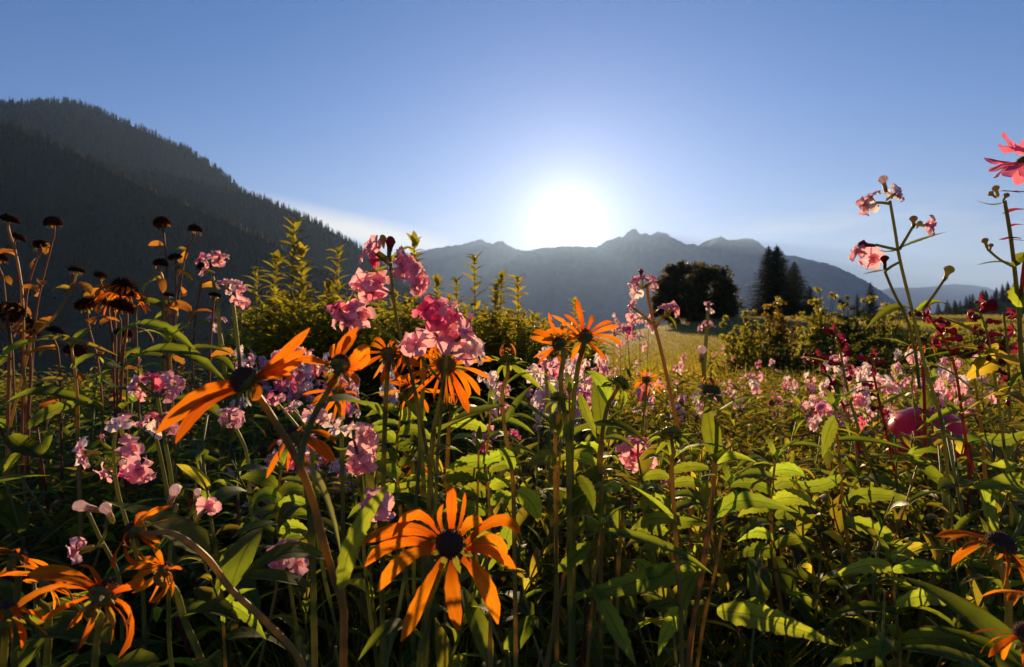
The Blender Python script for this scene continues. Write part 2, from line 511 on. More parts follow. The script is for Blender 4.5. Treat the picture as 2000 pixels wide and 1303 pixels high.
def ridge(name, sky, D, run, back, base_z, mat, amp=.12, nu=260, nv=60, dslope=0.0, seed=1, wob=0, lam=300., fan=0.0):
    """a mountain whose crest stands at depth D and meets the sky along the given pixels"""
    px = np.linspace(sky[0][0], sky[-1][0], nu)
    py = np.interp(px, [s[0] for s in sky], [s[1] for s in sky])
    D_ = D + dslope * (px - px[0])
    top = H - (py - CY) / F * D_
    top = top + wob * (RNG.random(nu) - .5)
    xr = (px - CX) / F * D_
    v = np.concatenate([np.linspace(1, 0, nv) ** 1.15, np.linspace(.1, 1, 10)])
    side = np.concatenate([np.ones(nv), -np.ones(10)])
    VV, XX = np.meshgrid(v, xr, indexing='ij'); SS, TT = np.meshgrid(side, top, indexing='ij'); _, DD = np.meshgrid(v, D_, indexing='ij')
    YY = np.where(SS > 0, DD - VV * run, DD + VV * back)
    XX = XX * (1 - fan + fan * YY / DD)
    hgt = base_z + (TT - base_z) * (1 - VV) ** 1.12
    nz = fbm(XX / lam, YY / lam * .55, seed) - .9
    hgt = hgt + nz * amp * (TT - base_z) * np.clip(VV * 4, 0, 1) * np.clip((1 - VV) * 2, 0, 1) * .35
    Vs = np.stack([XX.ravel(), YY.ravel(), hgt.ravel()], 1)
    o = link(name, mesh_np(name, Vs, grid_faces(nu, len(v)), mat))
    tag(o, kind='structure')
    return XX, YY, hgt, VV, SS

M['rock'] = solid('mountain_rock', (.10, .10, .09), .95, .1, .4, .004, (.035, .045, .03), bump=.3)
M['rock_far'] = solid('far_rock', (.09, .10, .09), .95, .1, .4, .003, (.04, .05, .04))
M['forest_floor'] = solid('forest_floor', (.018, .024, .008), .95, .1, .4, .03)
M['meadow_hill'] = solid('hill_meadow', (.10, .11, .03), .95, .1, .35, .02)

SKY_C = [(560, 505), (640, 500), (760, 500), (840, 487), (880, 480), (905, 477), (925, 470), (940, 467), (950, 473), (962, 476), (980, 470), (986, 475), (1005, 486), (1030, 490), (1060, 484),
         (1110, 481), (1165, 483), (1185, 470), (1200, 466), (1206, 462), (1215, 463), (1228, 452), (1238, 446), (1243, 447), (1248, 457), (1262, 456), (1272, 460), (1280, 453), (1288, 452), (1300, 455), (1320, 468),
         (1340, 477), (1350, 476), (1365, 480), (1380, 470), (1393, 466), (1406, 463), (1420, 469), (1440, 467), (1470, 466), (1484, 474), (1492, 483), (1510, 491), (1530, 497), (1560, 501), (1580, 507), (1600, 512),
         (1625, 517), (1645, 526), (1665, 535), (1690, 548), (1720, 567), (1750, 590), (1775, 612), (1800, 650), (1840, 720)]
ridge('mountain', SKY_C, 9500, 5500, 2000, -400, M['rock'], .55, 420, 110, seed=4, wob=22, lam=650., fan=.95)
SKY_F = [(1560, 620), (1660, 585), (1740, 562), (1790, 562), (1820, 560), (1860, 555), (1900, 557), (1930, 562), (1960, 575), (2000, 590), (2100, 600), (2300, 590)]
ridge('far_mountain', SKY_F, 15500, 3500, 1500, -420, M['rock_far'], .4, 160, 40, seed=9, lam=900., fan=.9)

HILLS = []
SKY_T = [(-900, 330), (-500, 230), (-300, 215), (-120, 206), (0, 205), (40, 205), (90, 202), (130, 201), (165, 209), (200, 222), (250, 243), (300, 264), (330, 280), (362, 292), (400, 316), (440, 345), (470, 372), (520, 420), (580, 480)]
SKY_M = [(-300, 300), (0, 300), (120, 300), (226, 322), (335, 340), (424, 366), (470, 376), (510, 389), (560, 411), (600, 429), (640, 449), (690, 477), (720, 500), (760, 530), (820, 580), (900, 650)]
SKY_N = [(-900, 150), (-400, 170), (-150, 200), (0, 241), (70, 268), (141, 300), (226, 340), (318, 382), (406, 418), (512, 466), (600, 515), (680, 560), (760, 620), (820, 680)]
for nm, sk, D, run, sd in (('wooded_hill', SKY_T, 1750, 900, 21), ('wooded_spur', SKY_M, 1400, 700, 22), ('wooded_slope', SKY_N, 800, 520, 23)):
    HILLS.append(ridge(nm, sk, D, run, 500, -200, M['forest_floor'], .5, 180, 60, seed=sd, lam=150.))

# right-hand hillside beyond the field
SKY_R = [(1700, 640), (1760, 628), (1800, 618), (1850, 606), (1880, 597), (1920, 590), (1960, 580), (2000, 566), (2100, 520), (2300, 470), (2700, 430)]
RH = ridge('hillside', SKY_R, 330, 200, 200, -60, M['meadow_hill'], .1, 100, 40, seed=31, lam=60.)

# ------------------------------------------------------------------ woods on the hills (one mass)
def cone_mesh(rs, h, r):
    """ragged little conifer: three star-shaped skirts"""
    V, Fc = [], []
    for k, (z0, z1, rr) in enumerate(((.08, .55, 1.0), (.35, .8, .72), (.62, 1.0, .42))):
        b = len(V); ns = 6
        V.append((0, 0, h * z1))
        a0 = rs.uniform(0, 6.3)
        for i in range(ns):
            a = a0 + 6.283 * i / ns; q = r * rr * (rs.uniform(.75, 1.15) if i % 2 else rs.uniform(.45, .7))
            V.append((q * math.cos(a), q * math.sin(a), h * (z0 + rs.uniform(-.03, .05))))
        for i in range(ns):
            Fc.append((b, b + 1 + i, b + 1 + (i + 1) % ns))
    return np.array(V), np.array(Fc)

rs = random.Random(3)
protoC = [cone_mesh(rs, 1.0, .155) for _ in range(10)]
def forest(name, hill, count, hmin, hmax, mat, label, maxv=.75):
    XX, YY, ZZ, VV, SS = hill
    nvv, nuu = XX.shape
    nf = nvv - 10
    i = RNG.uniform(nf * (1 - maxv ** .87), nf - 1.01, count); j = RNG.uniform(0, nuu - 1.01, count)
    ridge_n = count // 10
    i[:ridge_n] = nf - 1.02
    ii, jj = i.astype(int), j.astype(int); fi, fj = i - ii, j - jj
    def lerp(A): return (A[ii, jj] * (1 - fi) * (1 - fj) + A[ii + 1, jj] * fi * (1 - fj) + A[ii, jj + 1] * (1 - fi) * fj + A[ii + 1, jj + 1] * fi * fj)
    x, y, z = lerp(XX), lerp(YY), lerp(ZZ)
    ok = np.abs(x) < y * 1.0 + 40
    # clearings
    cl_ = fbm(x / 220., y / 220., 77, 3)
    ok &= (RNG.random(count) < np.where(cl_ < .35, .3, 1.0))
    x, y, z = x[ok], y[ok], z[ok]
    hh = RNG.uniform(hmin, hmax, len(x)) * RNG.uniform(.6, 1.12, len(x)) * (1 + .25 * (RNG.random(len(x)) ** 6))
    Vs, Fs, b = [], [], 0
    k = RNG.integers(0, len(protoC), len(x))
    for t in range(len(protoC)):
        s = np.where(k == t)[0]
        v, f = protoC[t]
        vv = v[None] * hh[s][:, None, None] + np.stack([x[s], y[s], z[s] - 1.0], 1)[:, None, :]
        ff = f[None] + (np.arange(len(s)) * len(v))[:, None, None] + b
        b += len(s) * len(v)
        Vs.append(vv.reshape(-1, 3)); Fs.append(ff.reshape(-1, 3))
    o = link(name, mesh_np(name, np.concatenate(Vs), np.concatenate(Fs), mat, None, False))
    tag(o, label, 'wood', kind='stuff')

M['forest'] = leafmat('conifer_wood', (.022, .030, .010), (.15, .14, .03), .42, .7, .7, .05, spec=.1)
forest('hill_wood', HILLS[0], 12000, 15, 24, M['forest'], 'conifer wood covering the highest dark hill behind')
forest('spur_wood', HILLS[1], 10000, 13, 20, M['forest'], 'conifer wood on the hazy middle spur of the hill')
forest('slope_wood', HILLS[2], 9000, 9, 15, M['forest'], 'conifer wood on the dark slope nearest to the meadow')

# ------------------------------------------------------------------ haze
hm = bpy.data.materials.new('haze_air'); hm.use_nodes = True
hn, hl = hm.node_tree.nodes, hm.node_tree.links; hn.clear()
ho = hn.new('ShaderNodeOutputMaterial'); hv = hn.new('ShaderNodeVolumePrincipled')
hv.inputs['Color'].default_value = (.34, .54, 1.0, 1)
hv.inputs['Density'].default_value = 6e-5
hv.inputs['Anisotropy'].default_value = .4
hl.new(hv.outputs[0], ho.inputs['Volume'])
def box(name, a, b, mat):
    V = [(x, y, z) for x in (a[0], b[0]) for y in (a[1], b[1]) for z in (a[2], b[2])]
    Fc = [(0, 1, 3, 2), (4, 6, 7, 5), (0, 4, 5, 1), (2, 3, 7, 6), (0, 2, 6, 4), (1, 5, 7, 3)]
    return link(name, mesh_np(name, V, Fc, mat, None, False))
tag(box('haze', (-16000, -6500, -600), (16000, 19500, 1830), hm), 'thin bluish evening haze filling the valley', 'haze', kind='stuff')

# ------------------------------------------------------------------ trees
def leaf_cloud(cent, rad, per, size, seed, flat=.6, tri=False):
    """many small leaf faces spread through clumps"""
    r = np.random.default_rng(seed)
    cent = np.asarray(cent); n_ = len(cent) * per
    c = np.repeat(cent, per, 0); R = np.repeat(np.asarray(rad), per)
    d = r.normal(size=(n_, 3)); d /= np.linalg.norm(d, axis=1)[:, None]
    p = c + d * (R * r.random(n_) ** .45)[:, None] * np.array([1, 1, flat + .25])
    a = r.normal(size=(n_, 3)); a /= np.linalg.norm(a, axis=1)[:, None]
    b = np.cross(a, r.normal(size=(n_, 3))); b /= np.linalg.norm(b, axis=1)[:, None]
    s = size * r.uniform(.6, 1.3, n_)[:, None]
    V = np.stack([p - a * s, p + b * s * .5, p + a * s, p - b * s * .5], 1).reshape(-1, 3)
    Fq = np.arange(n_ * 4).reshape(-1, 4)
    return V, Fq

def blob_points(r, n_, c, R, shell=.55):
    d = r.normal(size=(n_, 3)); d /= np.linalg.norm(d, axis=1)[:, None]
    rad = shell + (1 - shell) * r.random(n_)
    return np.array(c) + d * rad[:, None] * np.array(R)

def join(lst):
    V, Fc, UV, b = [], [], [], 0
    for v, f, u in lst:
        V += [tuple(q) for q in v]; UV += list(u) if u is not None else [(0, 0)] * len(v)
        Fc += [tuple(i + b for i in ff) for ff in f]; b += len(v)
    return V, Fc, UV

# the big round broadleaf: two lobes
tx, ty = (1358 - CX) / F * 63, 63.0
tz = gz(tx, ty)
TS = .94
t = thing('broadleaf_tree', 'large round dark broadleaf tree standing alone at the edge of the golden field', 'tree', (tx, ty, tz))
r = np.random.default_rng(5)
pts = np.concatenate([blob_points(r, 110, (-1.8, 0, 4.0), (2.9, 2.8, 3.3)), blob_points(r, 90, (2.3, .3, 3.7), (2.5, 2.6, 3.2)), blob_points(r, 60, (-3.2, 0, 1.7), (1.7, 1.6, 1.9)), blob_points(r, 60, (3.2, 0, 1.7), (1.7, 1.6, 1.9)), blob_points(r, 60, (0, 0, 1.5), (3.2, 2.4, 1.5))])
pts[:, 2] = np.maximum(pts[:, 2], .1)
pts *= TS
pts += r.normal(0, .22, pts.shape)
t_rad = r.uniform(.35, 1.0, len(pts))
V, Fq = leaf_cloud(pts, t_rad, 95, .18, 6)
link('crown', mesh_np('crown', V, Fq, M['tree_leaf'], None, False), t)
limbs = [tube(spline([(0, 0, -.3), (.1, 0, 1.2), (.0, .1, 2.2)]), .38, .26, 8)]
for q in pts[::9]:
    limbs.append(tube(spline([(0, 0, 1.4), (q[0] * .4, q[1] * .4, 1.6 + q[2] * .3), tuple(q)]), .12, .03, 5))
V, Fc, UV = join(limbs)
link('trunk', mesh_np('trunk', V, Fc, M['bark'], UV), t)

def spruce_meshes(seed, h, r0, whorls=42, nb=22):
    r = random.Random(seed)
    V, Fc = [], []
    for w in range(whorls):
        tt = (w / whorls) ** .85
        z = h * (.05 + .93 * tt)
        R = r0 * (1 - tt) ** .85 + .04
        for b in range(nb):
            a = r.uniform(0, 6.283); L = R * r.uniform(.55, 1.15)
            droop = L * r.uniform(.15, .45) * (1 - tt * .9)
            ca, sa = math.cos(a), math.sin(a)
            segs = 5
            for s in range(segs):
                u = (s + .3) / segs
                bx, by, bz = ca * L * u, sa * L * u, z - droop * u * u + .10 * L * u
                for k in range(4):
                    da = r.uniform(-1.2, 1.2); ln = (.05 + .16 * (1 - tt) + .26 * L * (1 - u)) * r.uniform(.7, 1.3)
                    ex, ey = math.cos(a + da) * ln, math.sin(a + da) * ln
                    ez = r.uniform(-.22, .10) * (1 - .6 * tt)
                    i = len(V); wd = .03 + .05 * (1 - tt)
                    V += [(bx - sa * wd, by + ca * wd, bz), (bx + sa * wd, by - ca * wd, bz + .03), (bx + ex, by + ey, bz + ez)]
                    Fc.append((i, i + 1, i + 2))
    crown = mesh_np('crown', V, Fc, M['needle'], None, False)
    tv, tf, tu = tube([Vector((0, 0, -.4)), Vector((0, 0, h * .5)), Vector((0, 0, h * .99))], .16 + .01 * h, .02, 7)
    return crown, mesh_np('trunk', [tuple(q) for q in tv], tf, M['bark'], tu)

SPR = [spruce_meshes(50 + k, 10.0, 2.3 + .2 * k) for k in range(4)]
def spruce(px, py_top, d, k, label, group=None, wide=1.0, base=None):
    x = (px - CX) / F * d; z0 = gz(x, d) if base is None else base
    top = H - (py_top - CY) / F * d
    s = (top - z0) / 10.0
    o = thing('spruce_tree', label, 'tree', (x, d, z0), group)
    o.scale = (s * wide, s * wide, s); o.rotation_euler = (0, 0, k * 1.7)
    link('crown', SPR[k % 4][0], o); link('trunk', SPR[k % 4][1], o)
    return o
spruce(1501, 477, 82, 0, 'tall dark spruce with the left top of the twin pair', wide=1.9)
spruce(1517, 476, 80, 1, 'tall dark spruce with the right top of the twin pair', wide=2.0)
spruce(1551, 508, 84, 2, 'medium spruce just to the right of the twin tall spruces', wide=1.7)
spruce(1581, 556, 86, 3, 'small spruce to the right of the medium spruce', wide=1.7)
spruce(1700, 549, 90, 0, 'lone spruce above the shrubs near the right flower stalk', wide=1.3)
spruce(1674, 572, 95, 1, 'small spruce left of the lone spruce above the shrubs', wide=1.0)
spruce(1231, 612, 58, 2, 'small bushy conifer at the left end of the golden field', wide=1.5)
r = random.Random(8)
for k in range(34):
    px = 1835 + k * 6 + r.uniform(-5, 5)
    d = r.uniform(285, 330)
    top = np.interp(px, [1840, 1900, 1960, 2000, 2050], [592, 575, 555, 540, 525]) + r.uniform(-6, 14)
    h_ = r.uniform(24, 44) / F * d
    x = (px - CX) / F * d; zt = H - (top - CY) / F * d
    spruce(px, top, d, k % 4, 'dark conifer in the tree row on the grassy hillside at the right edge', 'conifers on the right hillside', 1.2, base=zt - h_)

def shrub(px, py_top, d, wpx, label, mat, seed, shoots=26, leaf=.032):
    """many upright shoots from one base, leaves all along each shoot"""
    r = np.random.default_rng(seed); x = (px - CX) / F * d; z0 = gz(x, d)
    top = H - (py_top - CY) / F * d; hgt = top - z0; w = wpx / F * d / 2
    o = thing('shrub', label, 'shrub', (x, d, z0))
    st, cen, rad = [], [], []
    for k in range(shoots):
        a = r.uniform(0, 6.28); q = w * r.random() ** .6; hh = hgt * (1 - .45 * (q / w) ** 2) * r.uniform(.72, 1.03)
        e = Vector((math.cos(a) * q, math.sin(a) * q, hh))
        pts = spline([(0, 0, -.05), (e.x * .45, e.y * .45, hh * .45), tuple(e)], 5)
        st.append(tube(pts, .012, .003, 4))
        for u in np.linspace(.12, 1.0, 9):
            c_ = pts[min(len(pts) - 1, int(u * (len(pts) - 1)))]
            cen.append((c_.x + r.normal(0, .03), c_.y + r.normal(0, .03), c_.z)); rad.append((.045 + .13 * (1 - u)) * r.uniform(.8, 1.5) * (d / 9))
    V, Fq = leaf_cloud(np.array(cen), np.array(rad), 20, leaf * d / 9, seed + 1, .5)
    link('foliage', mesh_np('foliage', V, Fq, mat, None, False), o)
    V, Fc, UV = join(st)
    link('branches', mesh_np('branches', V, Fc, M['bark'], UV), o)
for k, (px, top, d, w, lab, mt, sh) in enumerate((
        (1452, 598, 9.5, 120, 'green leafy shrub in front of the round dark tree', 'shrub_leaf', 26), (1522, 585, 9.0, 110, 'yellow-green shrub in front of the twin spruces', 'leaf_yel', 28),
        (1600, 566, 10.0, 120, 'tall green shrub right of the twin spruces', 'shrub_leaf', 34), (1662, 582, 9.5, 120, 'dark green shrub below the small spruce', 'shrub_dark', 30),
        (1716, 572, 9.0, 120, 'green shrub behind the tall pink flower stalk', 'shrub_leaf', 34), (1640, 640, 7.2, 170, 'low dark shrub under the tall green shrub', 'shrub_dark', 30),
        (1560, 650, 7.6, 150, 'low dark shrub left among the garden shrubs', 'shrub_dark', 28), (1770, 612, 8.0, 110, 'leafy shrub at the right end of the shrub row', 'shrub_leaf', 24),
        (1425, 648, 8.4, 90, 'small shrub at the foot of the shrub row', 'shrub_leaf', 18), (1490, 640, 8.0, 110, 'low olive shrub between the small one and the yellow-green one', 'shrub_leaf', 22),
        (1720, 650, 7.0, 130, 'low dark shrub beside the tall flower stalk', 'shrub_dark', 24),
        (1842, 632, 11.0, 120, 'low green shrub in the field right of the tall flower stalk', 'shrub_leaf', 24), (1925, 626, 12.0, 130, 'dark shrub in the field near the right edge', 'shrub_dark', 26))):
    shrub(px, top, d, w, lab, M[mt], 610 + k, sh)

# ------------------------------------------------------------------ shared leaf, petal and blossom shapes (unit length along +Y)
def unit_leaf(seed, kind, wr, bend, mat, n_=7, nx=1, fold=.35, ruf=.05, serr=0.0, twist=0.0):
    r = random.Random(seed)
    pts = []
    a = r.uniform(.05, .25); x = y = z = 0.0
    side = r.uniform(-.25, .25)
    for i in range(n_):
        pts.append(Vector((side * (i / (n_ - 1)) ** 2 * .4, y, z)))
        y += math.cos(a) / (n_ - 1); z += math.sin(a) / (n_ - 1); a -= bend / (n_ - 1) * r.uniform(.6, 1.4)
    v = ribbon(pts, leaf_w(wr, n_, kind), (0, 0, 1), nx, fold, 0, ruf, twist + r.uniform(-.4, .4), seed, serr)
    return mesh_np('leaf', [tuple(q) for q in v[0]], v[1], mat, v[2])

LV = {}
for key, kind, wr, mat, serr in (('lance', 'lance', .11, 'leaf', .06), ('broad', 'ovate', .17, 'leaf', .14), ('dark', 'lance', .17, 'leaf_dk', .06),
                                 ('yel', 'lance', .15, 'leaf_yel', 0), ('spire', 'lance', .20, 'leaf_bg', 0), ('spire_y', 'lance', .20, 'leaf_yel', 0)):
    LV[key] = [unit_leaf(100 + 7 * i + len(key), kind, wr * random.uniform(.8, 1.25), [.5, .9, 1.3, 1.8, .2, 1.1][i % 6], M[mat], 7 if wr < .2 else 8, 1, serr=serr) for i in range(9)]

def unit_petal(seed, wr, bend, mat, n_=7):
    r = random.Random(seed); pts = []; a = r.uniform(0, .25); y = z = 0.
    for i in range(n_):
        pts.append(Vector((0, y, z)))
        y += math.cos(a) / (n_ - 1); z += math.sin(a) / (n_ - 1); a -= bend / (n_ - 1) * r.uniform(.6, 1.4)
    v = ribbon(pts, leaf_w(wr, n_, 'petal'), (0, 0, 1), 3, r.uniform(-.2, .4), r.uniform(-.4, .2), .16, r.uniform(-1.1, 1.1), seed, 0, 0, .10)
    return mesh_np('petal', [tuple(q) for q in v[0]], v[1], mat, v[2])
PT = {'or': [unit_petal(300 + i, .066 + .018 * (i % 3), [.4, .9, 1.4, .7, 1.8, 1.1][i % 6], M['petal_or']) for i in range(12)],
      'dry': [unit_petal(330 + i, .08, [1.5, 2.2, 2.8][i % 3], M['petal_dry']) for i in range(6)],
      'sep': [unit_petal(350 + i, .13, [.6, 1.2][i % 2], M['bud_green'], 5) for i in range(4)],
      'red': [unit_petal(390 + i, .12, [.3, .8][i % 2], M['petal_red']) for i in range(4)],
      'deep': [unit_petal(370 + i, .30, [.3, .7, -.3][i % 3], M['petal_deep'], 12) for i in range(6)]}

def unit_wedge(seed, mat, mat_name):
    """one ruffled, notched wedge-shaped petal"""
    r = random.Random(seed); n_ = 6; pts = []; a = r.uniform(.7, 1.1); y = z = 0.
    for i in range(n_):
        pts.append(Vector((0, y, z)))
        y += math.cos(a) / (n_ - 1); z += math.sin(a) / (n_ - 1); a -= r.uniform(.3, .7)
    v = ribbon(pts, [.05, .09, .20, .33, .38, .33], (0, 0, 1), 3, r.uniform(-.1, .2), r.uniform(-.35, .25), .15, r.uniform(-.3, .3), seed, 0, .42)
    return mesh_np('petal', [tuple(q) for q in v[0]], v[1], mat, v[2])
WD = {k: [unit_wedge(400 + 20 * j + i, M[m_], k) for i in range(8)] for j, (k, m_) in enumerate((('pink', 'petal_pink'), ('pale', 'petal_pale'), ('deep', 'petal_deep')))}

def calyx_vfu(seed=0):
    """tubular calyx along +Y with five small teeth, unit length ending at the origin"""
    V, Fc, UV = [], [], []
    prof = [(-1.0, .05), (-.9, .12), (-.55, .15), (-.1, .14), (.05, .17)]
    for i, (y, r_) in enumerate(prof):
        for k in range(7):
            a = 6.283 * k / 7; V.append(Vector((r_ * math.cos(a), y + (.10 if (i == 4 and k % 2) else 0), r_ * math.sin(a)))); UV.append((k / 7, i / 4))
    for i in range(4):
        for k in range(7): Fc.append((i * 7 + k, i * 7 + (k + 1) % 7, i * 7 + 7 + (k + 1) % 7, i * 7 + 7 + k))
    return V, Fc, UV
cv = calyx_vfu(); CAL = mesh_np('blossom', [tuple(q) for q in cv[0]], cv[1], M['calyx'], cv[2])

def bud_mesh(mat, name):
    V, Fc, UV = [], [], []
    prof = [(-.9, .07), (-.6, .18), (-.2, .20), (0, .27), (.22, .40), (.45, .36), (.62, .20), (.68, .03)]
    for i, (y, r_) in enumerate(prof):
        for k in range(8):
            a = 6.283 * k / 8 + y * 1.2; q = r_ * (1.16 if k % 2 else .86); V.append((q * math.cos(a), y, q * math.sin(a))); UV.append((k / 8, i / 7))
    for i in range(7):
        for k in range(8): Fc.append((i * 8 + k, i * 8 + (k + 1) % 8, i * 8 + 8 + (k + 1) % 8, i * 8 + 8 + k))
    return mesh_np(name, V, Fc, mat, UV)
BUD = {'pale': bud_mesh(M['petal_pale'], 'bud'), 'green': bud_mesh(M['calyx'], 'bud'), 'pink': bud_mesh(M['petal_pink'], 'bud'), 'red': bud_mesh(M['petal_red'], 'bud')}

def small_blossom(seed, mat):
    """a whole small blossom in one mesh, for flowers farther off"""
    r = random.Random(seed); lst = []
    for k in range(7):
        a = 6.283 * k / 7 + r.uniform(-.3, .3); d = Vector((math.cos(a), r.uniform(-.35, .5), math.sin(a)))
        pts = [d * (.12 + .55 * t / 2) * 1.0 + Vector((0, -.12 * t * t, 0)) for t in range(3)]
        lst.append(ribbon(pts, [.10, .24, .26], (0, 1, .1), 1, .15, 0, .3, 0, seed + k))
    cv2 = calyx_vfu(); lst.append((cv2[0], cv2[1][:14], cv2[2]))
    V, Fc, UV = join(lst)
    return mesh_np('blossom', V, Fc, mat, UV)
SB = {k: [small_blossom(500 + 9 * j + i, M[m_]) for i in range(5)] for j, (k, m_) in enumerate((('pink', 'petal_pink'), ('pale', 'petal_pale'), ('deep', 'petal_deep'), ('red', 'petal_red')))}

def cone_head(name, mat, hgt, spikes, spread, seed):
    """domed disc along +Y covered with many small pointed florets, radius 1"""
    r = random.Random(seed); V, Fc = [], []
    rings, ns = 6, 14
    V.append((0, hgt, 0))
    for i in range(1, rings + 1):
        a = i / rings * math.pi * .54
        for k in range(ns):
            b = 6.283 * k / ns; V.append((math.sin(a) * math.cos(b) * .95, hgt * math.cos(a), math.sin(a) * math.sin(b) * .95))
    for k in range(ns): Fc.append((0, 1 + k, 1 + (k + 1) % ns))
    for i in range(rings - 1):
        for k in range(ns):
            a = 1 + i * ns; Fc.append((a + k, a + ns + k, a + ns + (k + 1) % ns, a + (k + 1) % ns))
    Fc.append(tuple(1 + (rings - 1) * ns + k for k in range(ns)))
    for i in range(spikes):
        t_ = (i + .5) / spikes; a = math.acos(1 - t_ * 1.25) if t_ * 1.25 < 2 else 2; b = i * 2.39996
        nrm = Vector((math.sin(a) * math.cos(b), math.cos(a), math.sin(a) * math.sin(b)))
        p = Vector((nrm.x * .93, nrm.y * hgt, nrm.z * .93)); L = r.uniform(.6, 1.3) * spread; q = nrm.orthogonal().normalized() * .075; q2 = nrm.cross(q)
        i0 = len(V); V += [tuple(p + q), tuple(p - q * .5 + q2 * .8), tuple(p - q * .5 - q2 * .8), tuple(p + nrm * L + Vector((r.uniform(-.03, .03), 0, r.uniform(-.03, .03))))]
        Fc += [(i0, i0 + 1, i0 + 3), (i0 + 1, i0 + 2, i0 + 3), (i0 + 2, i0, i0 + 3)]
    return mesh_np(name, V, Fc, mat, None, False)
CONE = cone_head('flower_head', M['cone'], .95, 150, .16, 1)
CONE_G = cone_head('flower_head', M['bud_green'], .75, 90, .18, 2)
DRYH = [cone_head('seed_head', M['dry'], [.6, .85, .5][i], 170, [.22, .30, .42][i], 3 + i) for i in range(3)]

def receptacle():
    V, Fc = [], []
    prof = [(.0, .93), (-.25, .95), (-.5, .7), (-.68, .36), (-.8, .22), (-1.1, .16)]
    for i, (y, r_) in enumerate(prof):
        for k in range(12): V.append((r_ * math.cos(6.283 * k / 12), y, r_ * math.sin(6.283 * k / 12)))
    for i in range(5):
        for k in range(12): Fc.append((i * 12 + k, i * 12 + (k + 1) % 12, i * 12 + 12 + (k + 1) % 12, i * 12 + 12 + k))
    return mesh_np('receptacle', V, Fc, M['receptacle'])
RECEP = receptacle()

def put(name, me, parent, pos, d, up, s, base, roll=0.0, sx=1.0):
    """a part that shares its shape: placed in world terms under a thing standing at base"""
    o = bpy.data.objects.new(name, me); COL.objects.link(o); o.parent = parent; KIDS.setdefault(parent.name, []).append(o)
    Mx = dirmat(Vector(pos) - Vector(base), d, up, s, roll)
    if sx != 1.0: Mx = Mx @ Matrix.Diagonal((sx, 1, 1, 1))
    o.matrix_basis = Mx
    return o

def sub(name, me, parent, Mworld):
    """sub-part: matrix given in the thing's frame, stored relative to its part"""
    o = bpy.data.objects.new(name, me); COL.objects.link(o); o.parent = parent; KIDS.setdefault(parent.name, []).append(o)
    o.matrix_basis = parent.matrix_basis.inverted() @ Mworld
    return o

def foot(px, py, d, drift=0.0):
    p = P(px, py, d); return Vector((p.x, d, gz(p.x, d)))

def daisy(parent, base, c, nrm, R, n_, seed, kind='or', cone=CONE, cone_r=.22, droop=0.0, gap=None, narrow=1.0, sepals=True):
    """flower head: dark domed disc, strap petals round it, green bracts behind"""
    r = random.Random(seed); nrm = Vector(nrm).normalized()
    h = put('flower_head', cone, parent, c, nrm, nrm.orthogonal(), R * cone_r, base)
    if cone is CONE: link('receptacle', RECEP, h)
    u = nrm.orthogonal().normalized(); v = nrm.cross(u); c0 = Vector(c) - Vector(base)
    for k in range(n_):
        a = 6.283 * (k + r.uniform(-.3, .3)) / n_
        if gap and gap[0] < (a % 6.283) < gap[1]: continue
        rad = u * math.cos(a) + v * math.sin(a)
        dr = droop + r.uniform(-.3, .3)
        d = rad * math.cos(dr) - nrm * math.sin(dr)
        sub('petal', r.choice(PT[kind]), h, dirmat(c0 + rad * R * cone_r * .8 - nrm * R * .03, d, nrm, R * r.uniform(.7, 1.05), r.uniform(-.5, .5)) @ Matrix.Diagonal((narrow * r.uniform(.75, 1.15), 1, 1, 1)))
    if sepals:
        for k in range(7):
            a = 6.283 * (k + r.uniform(-.3, .3)) / 7; rad = u * math.cos(a) + v * math.sin(a)
            sub('bract', r.choice(PT['sep']), h, dirmat(c0 - nrm * R * .09 + rad * R * .05, rad - nrm * r.uniform(.0, .5), nrm, R * r.uniform(.3, .45)))
    return h

def hero_petals(parent, base, c, d, nrm, cone_r, specs, seed, cone=CONE, wide=1.0):
    """flower head whose petals are set one by one: (base px, via px, tip px, width px, depth mid, depth tip)"""
    h = put('flower_head', cone, parent, c, nrm, Vector(nrm).orthogonal(), cone_r, base)
    inv = h.matrix_basis.inverted()
    link('receptacle', RECEP, h)
    for k, (a, b, e, w, dm, dt) in enumerate(specs):
        p0, p1, p2 = P(*a, d), P(*b, d + dm), P(*e, d + dt)
        pts = bez(p0, p1, p2, 12)
        V, Fc, UV = ribbon(pts, leaf_w(w / F * d / 2 * wide * random.Random(seed * 7 + k).uniform(.76, .98), 12, 'petal'), Vector((0, -1, .35)), 3, random.Random(seed + k).uniform(-.1, .3), -.15, .09, random.Random(seed * 3 + k).uniform(-.6, .6), seed + k, .07, 0, .13)
        V = [inv @ (q - Vector(base)) for q in V]
        o = link('petal', mesh_np('petal', [tuple(q) for q in V], Fc, M['petal_or'], UV), h)
    u = Vector(nrm).orthogonal().normalized(); v = Vector(nrm).normalized().cross(u); c0 = Vector(c) - Vector(base); n3 = Vector(nrm).normalized()
    r = random.Random(seed)
    for k in range(8):
        a = 6.283 * k / 8 + .3; rad = u * math.cos(a) + v * math.sin(a)
        sub('bract', r.choice(PT['sep']), h, dirmat(c0 - n3 * cone_r * .6 + rad * cone_r * .3, rad - n3 * .4, n3, cone_r * r.uniform(1.2, 1.9)))
    return h

